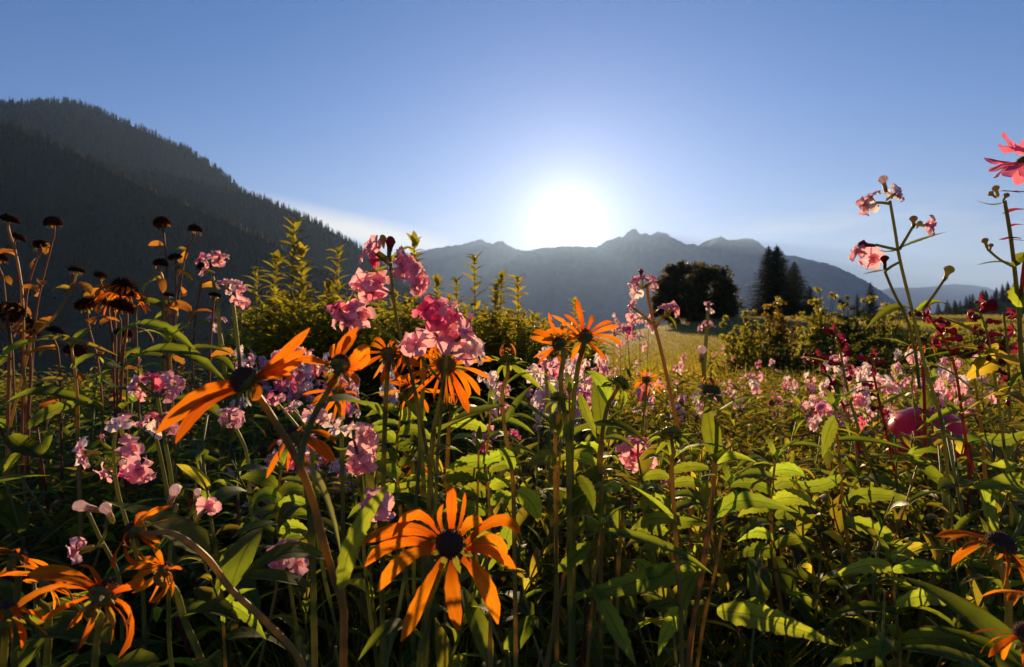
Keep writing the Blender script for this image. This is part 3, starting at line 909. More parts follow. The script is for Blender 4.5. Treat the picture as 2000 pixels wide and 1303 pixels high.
def stem(parent, base, pix, d0, d1=None, r0=.0022, r1=.0016, mat='stem', hairs=90, to_ground=True, ground_dx=0.0, name='stem', per=6):
    """stem through photograph pixels from the top down, then into the soil"""
    d1 = d0 if d1 is None else d1; n_ = len(pix)
    pts = [P(x, y, d0 + (d1 - d0) * i / max(1, n_ - 1)) for i, (x, y) in enumerate(pix)]
    if to_ground:
        rj = random.Random(int(pix[0][0] * 7 + pix[0][1])); e = Vector((base[0], base[1], base[2] - .02)); w_ = (pts[-1] - e).length * .12
        pts.append(pts[-1].lerp(e, .5) + Vector((rj.uniform(-w_, w_), rj.uniform(-w_, w_), 0))); pts.append(e)
    pts = spline(pts, per)[::-1]
    return part(name, tube(pts, r0, r1, 6, hairs, 0, int(pix[0][0])), M[mat], parent, base)

def hero_leaf(parent, base, a, b, e, w, d0, d1, mat='leaf', up=(0, -.2, 1), fold=.3, kind='lance', seed=0, dm=None, twist=0.0, serr=.11):
    p0, p2 = P(*a, d0), P(*e, d1); p1 = P(*b, (d0 + d1) / 2 if dm is None else dm)
    dd = (d0 + d1) / 2
    v = ribbon(bez(p0, p1, p2, 17), leaf_w(w / F * dd / 2, 17, kind), up, 2, fold, 0, .07, twist, seed + int(a[0]), serr)
    return part('leaf', v, M[mat], parent, base)

def base_at(px, py, d):
    p = P(px, py, d); return Vector((p.x, p.y, gz(p.x, p.y)))

# ------------------------------------------------------------------ orange daisies (set out one by one)
D = .345
b = base_at(820, 1300, .40)
t = thing('orange_daisy', 'big open orange daisy with dark cone facing the viewer, low in the centre', 'flower', b, 'orange daisies in the flower bed')
spec = [((882, 1041), (882, 992), (882, 946), 25, .006, .012), ((859, 1042), (814, 1005), (776, 1031), 24, .004, .008), ((851, 1051), (789, 1033), (710, 1060), 29, 0, -.004),
        ((851, 1067), (774, 1060), (712, 1107), 27, -.004, -.008), ((848, 1077), (789, 1092), (737, 1157), 34, -.006, -.012), ((867, 1090), (826, 1166), (783, 1253), 36, -.01, -.016),
        ((884, 1094), (884, 1153), (896, 1232), 35, -.012, -.018), ((902, 1090), (944, 1135), (972, 1219), 36, -.01, -.014), ((908, 1076), (956, 1076), (1008, 1112), 30, -.004, -.006),
        ((911, 1073), (962, 1052), (990, 1088), 22, .008, .012), ((909, 1062), (972, 1016), (1016, 1043), 27, .004, .004), ((900, 1046), (919, 1020), (942, 1020), 24, .004, .006),
        ((893, 1042), (904, 1000), (908, 962), 10, .008, .012), ((868, 1043), (858, 1010), (866, 985), 12, .008, .01)]
c = P(879, 1062, D - .006)
hero_petals(t, b, c, D, (0, -.86, .5), 27 / F * D, spec, 5)
stem(t, b, [(872, 1085), (838, 1180), (822, 1260), (815, 1330)], D + .012, .38, .0021, .0016, 'stem')
hero_leaf(t, b, (833, 1215), (860, 1190), (905, 1225), 34, .37, .40, 'leaf_dk')
hero_leaf(t, b, (822, 1250), (770, 1225), (700, 1290), 44, .37, .33, 'leaf_dk')

D = .30
b = base_at(700, 1290, .36)
t = thing('orange_daisy', 'windswept orange daisy pair on one forked stem, petals streaming sideways, left of centre', 'flower', b, 'orange daisies in the flower bed')
spec = [((501, 735), (548, 697), (605, 641), 21, .004, .01), ((506, 737), (550, 712), (598, 680), 22, -.002, .004), ((506, 741), (550, 722), (590, 706), 20, -.005, -.004),
        ((503, 743), (545, 727), (570, 744), 14, -.008, -.01), ((500, 745), (530, 735), (552, 741), 16, .006, .01), ((560, 716), (596, 700), (640, 712), 15, .006, .012),
        ((484, 754), (405, 768), (305, 847), 40, -.008, -.02), ((472, 760), (398, 793), (343, 866), 27, -.012, -.026), ((493, 748), (503, 766), (492, 782), 22, -.01, -.016),
        ((500, 738), (540, 715), (575, 690), 18, .008, .014), ((480, 752), (430, 765), (385, 790), 22, .004, .006)]
hero_petals(t, b, P(478, 742, D), D, (-.75, -.25, .62), 26 / F * D, spec, 31)
stem(t, b, [(497, 762), (530, 812), (577, 892), (608, 970), (640, 1090), (672, 1200)], D + .004, .345, .0030, .0017, 'stem_gold', 160)
spec = [((657, 704), (670, 672), (700, 639), 20, .002, .004), ((663, 703), (684, 668), (694, 650), 14, .008, .012), ((675, 716), (700, 692), (722, 677), 26, -.004, -.006),
        ((672, 720), (705, 712), (720, 690), 22, -.006, -.008), ((652, 712), (620, 706), (580, 702), 16, .004, .008), ((660, 722), (650, 745), (640, 760), 18, -.004, -.01),
        ((668, 722), (690, 735), (700, 752), 16, -.006, -.01), ((660, 705), (648, 690), (654, 672), 14, .008, .01)]
hero_petals(t, b, P(666, 712, D + .02), D + .02, (.15, .75, .62), 22 / F * D, spec, 47, CONE)
stem(t, b, [(665, 722), (640, 765), (612, 815), (592, 870), (584, 905)], D + .02, D + .012, .0022, .0015, 'stem', 90, False)
hero_leaf(t, b, (668, 1150), (695, 1040), (768, 938), 46, .335, .30, 'leaf_dk', (.6, -.7, .3), .2)
hero_leaf(t, b, (600, 905), (640, 985), (668, 1100), 16, .315, .33, 'stem', (1, -.4, 0), .5)
hero_leaf(t, b, (640, 1095), (560, 1080), (470, 1130), 52, .34, .30, 'leaf_dk', (0, -.5, 1), .2)

def simple_daisy(px, py, d, nrm, R_px, n_, seed, label, stem_px, kind='or', droop=.2, cone=CONE, cone_r=.22, mat='stem', narrow=1.0, leaves=2, gap=None):
    b = base_at(stem_px[-1][0], stem_px[-1][1], d + .03)
    t = thing('orange_daisy', label, 'flower', b, 'orange daisies in the flower bed')
    c = P(px, py, d); R = R_px / F * d
    daisy(t, b, c, nrm, R, n_, seed, kind, cone, cone_r, droop, gap, narrow)
    n3 = Vector(nrm).normalized()
    pts = [c - n3 * R * .05, c - n3 * R * .30] + [P(x, y, d + .005 + .02 * i / len(stem_px)) for i, (x, y) in enumerate(stem_px)] + [Vector((b.x, b.y, b.z - .02))]
    part('stem', tube(spline(pts, 6)[::-1], .0023 * min(1.2, d / .35), .0016 * min(1.2, d / .35), 6, 80, 0, seed), M[mat], t, b)
    r = random.Random(seed)
    for k in range(leaves):
        q = P(*stem_px[min(k + 1, len(stem_px) - 1)], d + .02)
        a = r.uniform(0, 6.28)
        put('leaf', r.choice(LV['dark']), t, q, (math.cos(a), math.sin(a) * .6, .35), (0, 0, 1), r.uniform(.05, .09), b)
    return t

simple_daisy(203, 1160, .34, (.12, .9, .38), 128, 13, 61, 'orange daisy seen from below with spread petals, lower left corner', [(196, 1200), (188, 1260), (184, 1330)], droop=.12)
simple_daisy(322, 1112, .42, (.3, .85, .4), 66, 13, 62, 'orange daisy just right of the lower left daisy, petals drooping', [(340, 1150), (360, 1210), (395, 1300)], droop=.35)
t = simple_daisy(262, 1035, .36, (-.95, .1, .28), 78, 13, 63, 'orange daisy nodding left on a bowed stem, above the lower left daisies', [(330, 1040), (400, 1085), (450, 1150), (520, 1215), (590, 1300)], droop=.3, mat='stem_gold')
simple_daisy(12, 1195, .30, (-.3, .6, .6), 85, 12, 64, 'orange daisy cut by the left edge near the bottom', [(10, 1240), (5, 1320)], droop=.5)
simple_daisy(35, 1085, .45, (.1, .7, .6), 70, 11, 65, 'shaded orange daisy at the left edge above the cut one', [(34, 1120), (30, 1200), (28, 1320)], droop=.05)
simple_daisy(95, 1140, .42, (.2, .8, .5), 80, 11, 66, 'shaded reddish orange daisy behind the lower left daisy', [(92, 1190), (90, 1330)], droop=-.1)
simple_daisy(662, 765, .60, (0, .85, .5), 62, 14, 67, 'orange daisy glowing behind the forked windswept pair', [(664, 800), (668, 900), (670, 1050)], droop=.3)
simple_daisy(575, 850, .40, (-.5, .4, .7), 88, 11, 68, 'half hidden orange daisy behind the forked stem', [(590, 900), (605, 1000), (612, 1150)], droop=.6)
simple_daisy(760, 690, .50, (-.2, .8, .5), 68, 12, 69, 'orange daisy seen from behind under the left pink blossoms', [(757, 730), (752, 820), (748, 1000)], droop=.35)
simple_daisy(872, 712, .50, (.1, .93, .35), 94, 20, 70, 'orange daisy with many narrow petals behind the pale pink blossom', [(866, 750), (846, 850), (838, 1000)], droop=.15, narrow=.75)
simple_daisy(830, 655, .56, (.1, .6, .8), 80, 18, 71, 'upright orange daisy tucked under the deep pink blossoms', [(828, 720), (822, 820), (830, 1000)], droop=.9)
simple_daisy(800, 760, .62, (0, .9, .45), 62, 13, 72, 'small orange daisy below the orange one with narrow petals', [(802, 800), (806, 900), (808, 1040)], droop=.3)
simple_daisy(1092, 672, .50, (-.35, .75, .6), 64, 11, 73, 'orange daisy on the left of the pair against the mountain', [(1095, 740), (1108, 850), (1112, 1010)], droop=-.45, cone_r=.22)
simple_daisy(1142, 657, .53, (.15, .75, .65), 72, 15, 74, 'orange daisy on the right of the pair against the mountain', [(1128, 720), (1116, 850), (1118, 1010)], droop=-.2, narrow=.85)
simple_daisy(1952, 1062, .36, (.45, -.1, .85), 108, 12, 75, 'orange daisy at the right edge, upper of the two', [(1960, 1120), (1965, 1330)], droop=.35)
simple_daisy(2030, 1160, .30, (.2, .2, .9), 100, 10, 76, 'orange daisy petals poking in at the right edge between two others', [(2030, 1200), (2040, 1330)], droop=.1)
simple_daisy(2008, 1240, .30, (.1, .1, .95), 108, 10, 77, 'orange daisy at the lower right corner with curled petals', [(2010, 1300), (2010, 1400)], droop=.5)
simple_daisy(1262, 742, 1.2, (.1, .8, .5), 38, 14, 78, 'small faded orange daisy in the meadow right of the pair', [(1258, 800), (1250, 900)], 'or', .4)
simple_daisy(815, 905, .85, (0, .9, .3), 45, 12, 79, 'pale orange daisy deep in the leaves above the big open daisy', [(812, 960), (806, 1060)], 'or', .5)
simple_daisy(240, 566, 1.05, (.05, .5, .9), 46, 26, 80, 'bright shaggy orange flower among the dark dry seed heads', [(246, 600), (240, 700), (235, 800)], 'or', .5, DRYH[1], .5, 'stem_dry', .8)
simple_daisy(215, 585, 1.12, (-.4, .5, .6), 30, 18, 81, 'small ragged orange flower left of the shaggy one', [(222, 610), (225, 720)], 'or', .6, DRYH[0], .5, 'stem_dry', .8, 0)
simple_daisy(1800, 668, .95, (.1, .3, .9), 28, 9, 82, 'small yellow-orange flower between the two right stalks', [(1802, 700), (1806, 800)], 'or', .7, CONE, .35, 'stem_red', 1, 1)
simple_daisy(20, 612, .95, (-.2, .7, .5), 36, 12, 83, 'withered orange flower head low at the left edge', [(18, 650), (16, 800)], 'dry', .8, DRYH[1], .6, 'stem_dry', 1, 0)
simple_daisy(60, 640, 1.0, (.3, .7, .4), 40, 12, 84, 'brown curled withered flower beside the left edge', [(58, 680), (55, 820)], 'dry', .9, DRYH[2], .45, 'stem_dry', 1, 0)

# spent daisies: green discs with a collar of bracts
def spent(px, py, d, R_px, seed, label, stem_px, withered=True, tilt=(0, .35, .9)):
    b = base_at(stem_px[-1][0], stem_px[-1][1], d + .03)
    t = thing('spent_daisy', label, 'flower', b, 'spent green daisy heads')
    c = P(px, py, d); R = R_px / F * d; n3 = Vector(tilt).normalized()
    h = put('flower_head', CONE_G, t, c, n3, n3.orthogonal(), R * .62, b)
    r = random.Random(seed); u = n3.orthogonal().normalized(); v = n3.cross(u); c0 = c - b
    for k in range(11):
        a = 6.283 * k / 11 + r.uniform(-.2, .2); rad = u * math.cos(a) + v * math.sin(a)
        sub('bract', r.choice(LV['lance'][:4]), h, dirmat(c0 + rad * R * .3 - n3 * R * .25, rad * .9 + n3 * r.uniform(-.5, .5), n3, R * r.uniform(.9, 1.4)) @ Matrix.Diagonal((1.5, 1, 1, 1)))
    if withered:
        for k in range(7):
            a = r.uniform(0, 6.28); rad = u * math.cos(a) + v * math.sin(a)
            sub('petal', r.choice(PT['dry']), h, dirmat(c0 + rad * R * .35 + n3 * R * .2, rad * .6 + n3, rad, R * r.uniform(.8, 1.5)))
    pts = [c - n3 * R * .2, c - n3 * R * .9] + [P(x, y, d + .01) for x, y in stem_px] + [b - Vector((0, 0, .02))]
    part('stem', tube(spline(pts, 6)[::-1], .0020 * d / .45, .0014 * d / .45, 6, 150, 0, seed), M['stem_gold'], t, b)
    for k, (x, y) in enumerate(stem_px[:3]):
        a = r.uniform(0, 6.28)
        put('leaf', r.choice(LV['lance']), t, P(x, y, d + .01), (math.cos(a), math.sin(a) * .5, .6), (0, 0, 1), r.uniform(.05, .08), b)
spent(992, 705, .50, 28, 1, 'green spent daisy with withered tips, right of the pale pink blossom', [(982, 760), (985, 830), (1000, 920), (1004, 1020)])
spent(1211, 750, .55, 30, 2, 'green spent daisy on a bowed stem below the orange pair', [(1188, 790), (1176, 850), (1174, 1000)], False, (.5, .2, .8))
spent(1092, 778, .52, 28, 3, 'green spent daisy under the left daisy of the pair', [(1086, 840), (1084, 920), (1086, 1010)], False)
spent(1388, 765, .50, 30, 4, 'green spent daisy with orange shreds at the centre right', [(1388, 820), (1396, 900), (1370, 1120), (1342, 1300)], True, (.1, .2, .95))
spent(820, 862, .60, 22, 5, 'small spent daisy head above the big open daisy', [(822, 920), (826, 1040)], False)
spent(1310, 850, .48, 36, 6, 'dark leafy spent daisy among the grass right of centre', [(1312, 900), (1318, 1020), (1330, 1200)], False, (0, .5, .8))
spent(960, 1082, .42, 24, 7, 'green spent daisy right behind the big open daisy', [(958, 1140), (956, 1300)], False, (.4, .3, .8))
spent(1215, 990, .60, 26, 8, 'green spent daisy in the leaves below the centre', [(1212, 1040), (1205, 1200)], False)
spent(880, 800, .66, 24, 9, 'spent daisy between the narrow petalled daisy and the centre stems', [(876, 850), (872, 1000)], True)

# ------------------------------------------------------------------ dark dry seed heads on the left
dry = [(20, 427, 18, [(30, 490), (42, 560), (46, 640)]), (105, 434, 19, [(100, 480), (80, 560), (66, 650)]), (35, 462, 17, [(32, 500), (40, 600)]), (78, 475, 18, [(72, 505), (55, 560), (48, 640)]),
       (2, 502, 17, [(5, 540), (12, 600), (25, 700)]), (150, 526, 16, [(140, 565), (105, 620), (60, 668)]), (316, 433, 18, [(322, 480), (326, 520), (318, 590), (320, 680)]),
       (381, 446, 18, [(365, 490), (352, 560), (345, 620), (330, 720)]), (360, 455, 16, [(356, 500), (350, 560)]), (341, 501, 14, [(344, 530), (342, 600), (338, 700)]), (314, 514, 16, [(318, 545), (320, 600)]),
       (197, 537, 13, [(204, 570), (214, 620), (222, 720)]), (233, 537, 11, [(232, 560), (230, 650)]), (214, 554, 13, [(215, 580), (216, 700)]), (168, 593, 22, [(172, 630), (190, 700), (200, 800)]),
       (140, 606, 15, [(142, 640), (146, 720)]), (238, 598, 21, [(236, 630), (230, 720)]), (283, 582, 15, [(268, 600), (266, 640), (270, 720)]), (110, 645, 18, [(112, 680), (118, 780)]),
       (243, 650, 22, [(244, 690), (248, 780), (250, 860)]), (330, 575, 12, [(330, 600), (328, 700)]), (366, 576, 13, [(360, 610), (352, 700)]), (398, 519, 14, [(392, 560), (380, 640)]), (420, 575, 12, [(416, 610), (410, 700)]),
       (375, 600, 14, [(370, 640), (366, 720)]), (150, 685, 20, [(150, 730), (152, 820)]), (205, 690, 14, [(206, 720), (208, 800)])]
order = ['leftmost tall', 'tall curved', 'lower leftmost', 'stout leaning', 'edge-cut', 'lone slanting', 'straight tall', 'highest', 'twin-topped', 'slim middle', 'low middle', 'small upright', 'tiny upright', 'small bent',
         'large low', 'low round', 'large flat', 'hooked', 'low flat', 'large dark', 'tiny low', 'small low', 'pink-ringed', 'lowest right-hand', 'half hidden', 'large', 'small shaded']
where = ['at the left edge', 'second from the left edge', 'just under the leftmost one', 'between the two tall left stalks', 'touching the left edge', 'alone right of the left cluster', 'above the leaves near the pink cluster', 'with a yellow leaf below it', 'beside the highest right-hand one', 'under the twin heads',
         'left of the slim middle one', 'left of the shaggy orange flower', 'above the shaggy orange flower', 'touching the shaggy orange flower', 'left of the shaggy orange flower, low', 'beside the large low one', 'under the shaggy orange flower', 'right of the shaggy orange flower', 'above the big sunlit leaf',
         'over the dark broad leaves', 'under the straight tall one', 'right of the tiny low one', 'beside the pink cluster', 'below the pink cluster', 'behind the leaves left of the spires', 'in the leaves below the rest', 'near the large shaded one']
for k, (px, py, rp, sp_) in enumerate(dry):
    if k in (8, 12, 13, 15, 21, 24, 26): continue
    d = .95 + .25 * ((k * 7) % 5) / 5
    b = base_at(sp_[-1][0], sp_[-1][1], d + .03)
    t = thing('dry_seed_head', f'{order[k]} dark dry seed head on brown stem, {where[k]}', 'seed head', b, 'dry seed heads at the left')
    c = P(px, py, d); R = rp * .82 / F * d
    r = random.Random(900 + k); n3 = Vector((r.uniform(-.45, .45), r.uniform(-.25, .4), 1)).normalized()
    h = put('seed_head', DRYH[k % 3], t, c - n3 * R * .2, n3, n3.orthogonal(), R * r.uniform(.75, 1.05), b, r.uniform(0, 6), r.uniform(.85, 1.15))
    u = n3.orthogonal().normalized(); v = n3.cross(u)
    for q in range(9):
        a = r.uniform(0, 6.28); rad = u * math.cos(a) + v * math.sin(a)
        sub('bract', r.choice(PT['dry'] if q % 3 else PT['sep']), h, dirmat(c - b + rad * R * .5 - n3 * R * .35, rad - n3 * r.uniform(.2, 1.2), n3, R * r.uniform(.4, .8)))
    pts = [c - n3 * R * .3, c - n3 * R * .9] + [P(x, y, d + .01) for x, y in sp_] + [b - Vector((0, 0, .02))]
    part('stem', tube(spline(pts, 5)[::-1], .0020, .0014, 6, 40, .15, k), M['stem_dry' if k % 5 else 'stem_gold'], t, b)
    for q_ in range(3):
        p_ = P(*sp_[min(q_, len(sp_) - 1)], d + .01); a = r.uniform(0, 6.28)
        put('leaf', r.choice(PT['dry'] if q_ < 2 else LV['dark']), t, p_, (math.cos(a), math.sin(a) * .6, r.uniform(-.5, .6)), (0, 0, 1), r.uniform(.03, .06), b, r.uniform(-1, 1), 2.0 if q_ < 2 else 1.2)
    if k in (7, 10, 15, 5, 18):
        q = P(*sp_[0], d + .01)
        put('leaf', r.choice(LV['yel']), t, q, (r.choice((-1, 1)), .2, r.uniform(-.2, .9)), (0, -.6, .8), r.uniform(.04, .06), b)

# ------------------------------------------------------------------ pink double soapwort
def blossom(t, b, px, py, d, rp, face, col, seed, n_=9, jig=.01):
    """ruffled blossom: a calyx part with its petals as sub-parts"""
    r = random.Random(seed); c = P(px, py, d + r.uniform(-jig, jig)); R = rp / F * d
    f = Vector(face).normalized()
    h = put('blossom', CAL, t, c - f * R * .45, f, f.orthogonal(), R * .9, b)
    u = f.orthogonal().normalized(); v = f.cross(u); c0 = c - b
    for k in range(n_):
        inner = k >= 5
        a = 6.283 * k / (5 if not inner else max(1, n_ - 5)) + r.uniform(-.35, .35); rad = u * math.cos(a) + v * math.sin(a)
        tilt = r.uniform(.5, 1.3) if inner else r.uniform(-.5, .3)
        sub('petal', r.choice(WD[col if r.random() < .85 else 'pink']), h, dirmat(c0 - f * R * .45, rad * (.55 if inner else 1) + f * (.35 + tilt * .5), f, R * (r.uniform(.8, 1.05) if inner else r.uniform(1.2, 1.45)), r.uniform(-.3, .3)))
    return h

def soapwort(label, stems, flowers, d, buds=(), leaves=(), branches=(), mat='stem', r0=.0020, seedl=0, n_=9, group='pink soapwort in the flower bed'):
    b = base_at(stems[-1][0], stems[-1][1], d + .02)
    t = thing('soapwort', label, 'flower', b, group)
    stem(t, b, stems, d, d + .015, r0 * d / .5, r0 * .7 * d / .5, mat, 60)
    for k, br in enumerate(branches): stem(t, b, br, d, d, .0013 * d / .5, .0011 * d / .5, mat, 20, False)
    for k, (px, py, rp, face, col) in enumerate(flowers): blossom(t, b, px, py, d, rp, face, col, seedl + k, n_)
    for k, (px, py, rp, dr, col) in enumerate(buds): 
        o_ = put('bud', BUD[col], t, P(px, py, d), dr, Vector(dr).orthogonal(), rp / F * d * 1.25, b)
        if col != 'green':
            c_ = link('calyx', CAL, o_); c_.scale = (1.25, .9, 1.25); c_.location = (0, -.15, 0)
    for k, (a, m_, e, w, mt) in enumerate(leaves): hero_leaf(t, b, a, m_, e, w, d, d + .01 * (-1) ** k, mt, (0, -.45, 1), .3, 'lance', seedl + k)
    return t
UPF = (-.2, -.4, .9)
soapwort('tall pink double soapwort reaching highest in the centre left, several ruffled blossoms', [(762, 505), (768, 580), (778, 640), (800, 720), (830, 860), (846, 1010)],
         [(722, 482, 37, (-.7, -.3, .5), 'pink'), (728, 510, 30, (-.7, -.3, -.2), 'deep'), (800, 508, 34, (.5, .1, .6), 'pink'), (815, 545, 32, (.8, -.2, -.1), 'pink'), (790, 520, 26, (.1, -.7, .3), 'pink'), (704, 556, 34, (-.4, -.8, .1), 'pink'), (738, 548, 30, (.2, -.6, .5), 'pink'), (733, 572, 22, (.1, -.5, -.6), 'deep'), (826, 560, 24, (.7, -.3, -.5), 'pink')],
         .45, [(762, 478, 20, (.1, 0, 1), 'red'), (748, 470, 14, (-.1, 0, 1), 'green'), (769, 530, 12, (.3, -.6, -.3), 'pink')], [((764, 512), (785, 490), (806, 482), 16, 'leaf'), ((756, 520), (735, 530), (708, 532), 18, 'leaf_dk'), ((768, 545), (800, 530), (815, 520), 20, 'leaf')], [[(725, 490), (745, 505), (763, 520)], [(808, 512), (785, 520), (764, 530)], [(712, 560), (740, 560), (766, 575)]], seedl=10)
soapwort('pink soapwort cluster hanging left of the tall one, over the orange petals', [(718, 622), (745, 645), (775, 668), (800, 720), (820, 900)],
         [(662, 617, 34, (-.8, -.3, .1), 'pink'), (690, 600, 36, (-.2, -.5, .7), 'pink'), (706, 612, 32, (.4, -.7, .3), 'pink'), (683, 628, 26, (-.2, -.6, -.5), 'pink'), (655, 600, 22, (-.7, .2, .5), 'deep')],
         .46, [(745, 615, 8, (.4, 0, .9), 'green')], [((728, 628), (742, 615), (750, 608), 8, 'leaf')], seedl=40)
soapwort('pink soapwort with deep and pale blossoms crowded right of the tall one', [(875, 680), (868, 740), (862, 800), (854, 900), (850, 1020)],
         [(828, 600, 32, (-.5, -.5, .6), 'deep'), (862, 592, 32, (0, -.3, .9), 'pink'), (893, 618, 28, (.6, -.4, .5), 'deep'), (886, 660, 42, (.1, -.8, .4), 'pink'), (930, 686, 33, (.6, -.6, -.2), 'pale'), (812, 668, 38, (-.2, -.8, .3), 'pink'), (912, 648, 30, (.6, -.3, .5), 'pink'), (850, 625, 28, (0, -.8, .2), 'deep'), (870, 640, 26, (-.3, -.7, .4), 'pink')],
         .43, [(918, 622, 11, (.2, 0, 1), 'pink'), (912, 710, 10, (.2, -.2, -1), 'pale'), (938, 706, 9, (.3, 0, -1), 'pale')], [((880, 690), (920, 700), (940, 690), 14, 'leaf')], [[(830, 615), (850, 650), (870, 690)], [(815, 690), (840, 720), (866, 750)], [(925, 680), (900, 685), (876, 690)]], seedl=60)
soapwort('white and pink soapwort with cream top blossom at the left', [(226, 838), (222, 880), (228, 950), (250, 1030), (275, 1120), (280, 1300)],
         [(234, 822, 27, (.1, -.35, .9), 'pale'), (155, 880, 28, (-.9, -.3, .2), 'pale'), (160, 895, 22, (-.7, -.4, -.5), 'pink'), (258, 872, 26, (.8, -.3, .4), 'pink'), (202, 926, 25, (-.5, -.5, -.5), 'pink'), (272, 918, 28, (.7, -.5, -.1), 'pink'), (285, 935, 20, (.6, -.4, -.5), 'pink'), (255, 925, 22, (0, -.7, -.4), 'deep')],
         .46, [(238, 907, 13, (.3, -.2, .8), 'pale'), (200, 855, 9, (-.3, 0, .9), 'pink')], [((224, 880), (205, 870), (196, 852), 8, 'leaf')], [[(165, 885), (195, 895), (222, 912)], [(252, 880), (238, 895), (224, 912)], [(265, 922), (245, 925), (226, 930)], [(208, 920), (216, 925), (226, 932)]], seedl=80)
soapwort('round pink soapwort head left, above the drooping orange petals', [(306, 765), (312, 800), (322, 860), (335, 940), (340, 1080)],
         [(268, 742, 22, (-.6, 0, .6), 'pink'), (298, 735, 22, (0, 0, 1), 'deep'), (336, 742, 24, (.6, -.1, .6), 'pink'), (335, 765, 24, (.7, -.4, -.3), 'pink'), (258, 755, 20, (-.9, -.3, .1), 'pale'), (275, 770, 20, (-.4, -.6, -.4), 'pink'), (308, 755, 20, (.1, -.8, .2), 'deep'), (350, 755, 20, (.9, -.2, 0), 'pink')],
         .70, (), (), [[(270, 750), (290, 762), (308, 775)], [(336, 752), (322, 762), (309, 775)]], seedl=100, n_=6)
soapwort('pale pink soapwort head just below the round pink one', [(300, 835), (315, 900), (330, 1000)], [(285, 818, 22, (-.4, -.2, .8), 'pink'), (310, 812, 22, (.1, 0, 1), 'deep'), (335, 830, 22, (.8, -.3, .1), 'pink'), (305, 838, 20, (0, -.9, 0), 'pale')], .72, seedl=120, n_=6)
soapwort('soapwort sprig with closed cream buds at the lower left', [(172, 1000), (195, 1050), (230, 1120), (245, 1300)], [(145, 1076, 26, (-.9, -.2, -.2), 'pink')], .45,
         [(165, 990, 24, (-.8, -.2, .3), 'pale'), (210, 998, 22, (-.2, -.3, .9), 'pale')], (), [[(160, 1080), (185, 1070), (200, 1060)], [(208, 1012), (206, 1040), (198, 1060)]], seedl=130)
soapwort('pair of cream soapwort buds with a small pink blossom, left of centre', [(345, 985), (335, 1040), (330, 1120), (335, 1300)], [(408, 988, 22, (.4, -.7, .3), 'pink')], .46,
         [(339, 964, 23, (.35, 0, .9), 'pale'), (384, 965, 14, (.3, 0, 1), 'pale')], (), [[(382, 975), (370, 1010), (340, 1050)], [(402, 995), (375, 1030), (338, 1070)]], seedl=140)
soapwort('mauve soapwort blossom in shade below the forked stem', [(560, 1110), (575, 1200), (590, 1330)], [(555, 1075, 36, (-.2, -.5, .8), 'pink'), (535, 1105, 30, (-.6, -.6, -.2), 'pink'), (580, 1105, 28, (.6, -.6, 0), 'pink')], .44, seedl=150, n_=7)
soapwort('striped pink soapwort blossom left above the big open daisy', [(738, 1005), (745, 1080), (750, 1250)], [(732, 985, 36, (-.1, -.75, .5), 'pink'), (745, 1010, 26, (.2, -.6, -.6), 'pink')], .47, seedl=160)
soapwort('long drooping pink soapwort cluster in the centre left', [(690, 840), (705, 940), (712, 1100)], [(715, 850, 30, (.4, -.5, .6), 'pink'), (708, 885, 32, (.3, -.8, 0), 'pink'), (712, 912, 26, (.2, -.7, -.5), 'pink'), (655, 832, 24, (-.3, -.4, .8), 'pale'), (690, 835, 22, (-.2, -.6, .6), 'pale'), (688, 915, 22, (-.5, -.6, -.2), 'pink')], .52,
         (), [((690, 870), (670, 880), (650, 872), 14, 'leaf_dk')], seedl=170, n_=6)
soapwort('white-lilac soapwort blossom row behind the forked stem', [(600, 820), (610, 900), (620, 1050)], [(612, 805, 26, (.1, -.5, .8), 'pale'), (570, 792, 20, (-.3, -.5, .7), 'pale'), (540, 778, 20, (0, -.4, .9), 'pink'), (522, 776, 18, (-.6, -.3, .6), 'deep'), (635, 815, 20, (.5, -.5, .5), 'pale')], .60, (), (), [[(570, 800), (585, 815), (601, 840)], [(540, 785), (570, 820), (602, 860)]], seedl=180, n_=6)
soapwort('small pink soapwort below the windswept orange petals', [(455, 825), (480, 880), (490, 1000)], [(448, 800, 20, (0, 0, 1), 'pink'), (440, 818, 20, (-.5, -.6, 0), 'pink'), (462, 822, 18, (.5, -.7, -.1), 'pink')], .75, seedl=190, n_=7)
soapwort('pink soapwort sprays right of the dry seed heads', [(415, 540), (425, 600), (430, 700)], [(412, 500, 17, (-.3, 0, 1), 'pink'), (432, 495, 17, (.4, 0, .9), 'pink'), (398, 524, 16, (-.7, -.2, .3), 'pink'), (428, 510, 15, (.6, -.4, .2), 'pink'), (390, 505, 13, (-.8, 0, .5), 'deep')], 1.1, seedl=200, n_=6)
soapwort('pale pink soapwort sprays left of the leafy spires', [(455, 590), (462, 650), (468, 760)], [(438, 550, 16, (-.4, -.1, .9), 'pink'), (458, 548, 16, (.1, 0, 1), 'pale'), (470, 560, 15, (.6, -.3, .5), 'pink'), (448, 565, 15, (-.3, -.7, .2), 'pale'), (462, 585, 14, (.2, -.8, 0), 'pink'), (478, 592, 13, (.6, -.4, -.3), 'pink')], 1.15, seedl=215, n_=6)
soapwort('small pink soapwort below the seed heads and spires', [(428, 640), (436, 690), (440, 800)], [(416, 618, 13, (-.5, 0, .8), 'pink'), (434, 620, 13, (.5, 0, .8), 'pink'), (422, 638, 12, (-.1, -.8, .2), 'pale'), (460, 690, 12, (.3, -.2, .9), 'pale')], 1.2, seedl=225, n_=6)
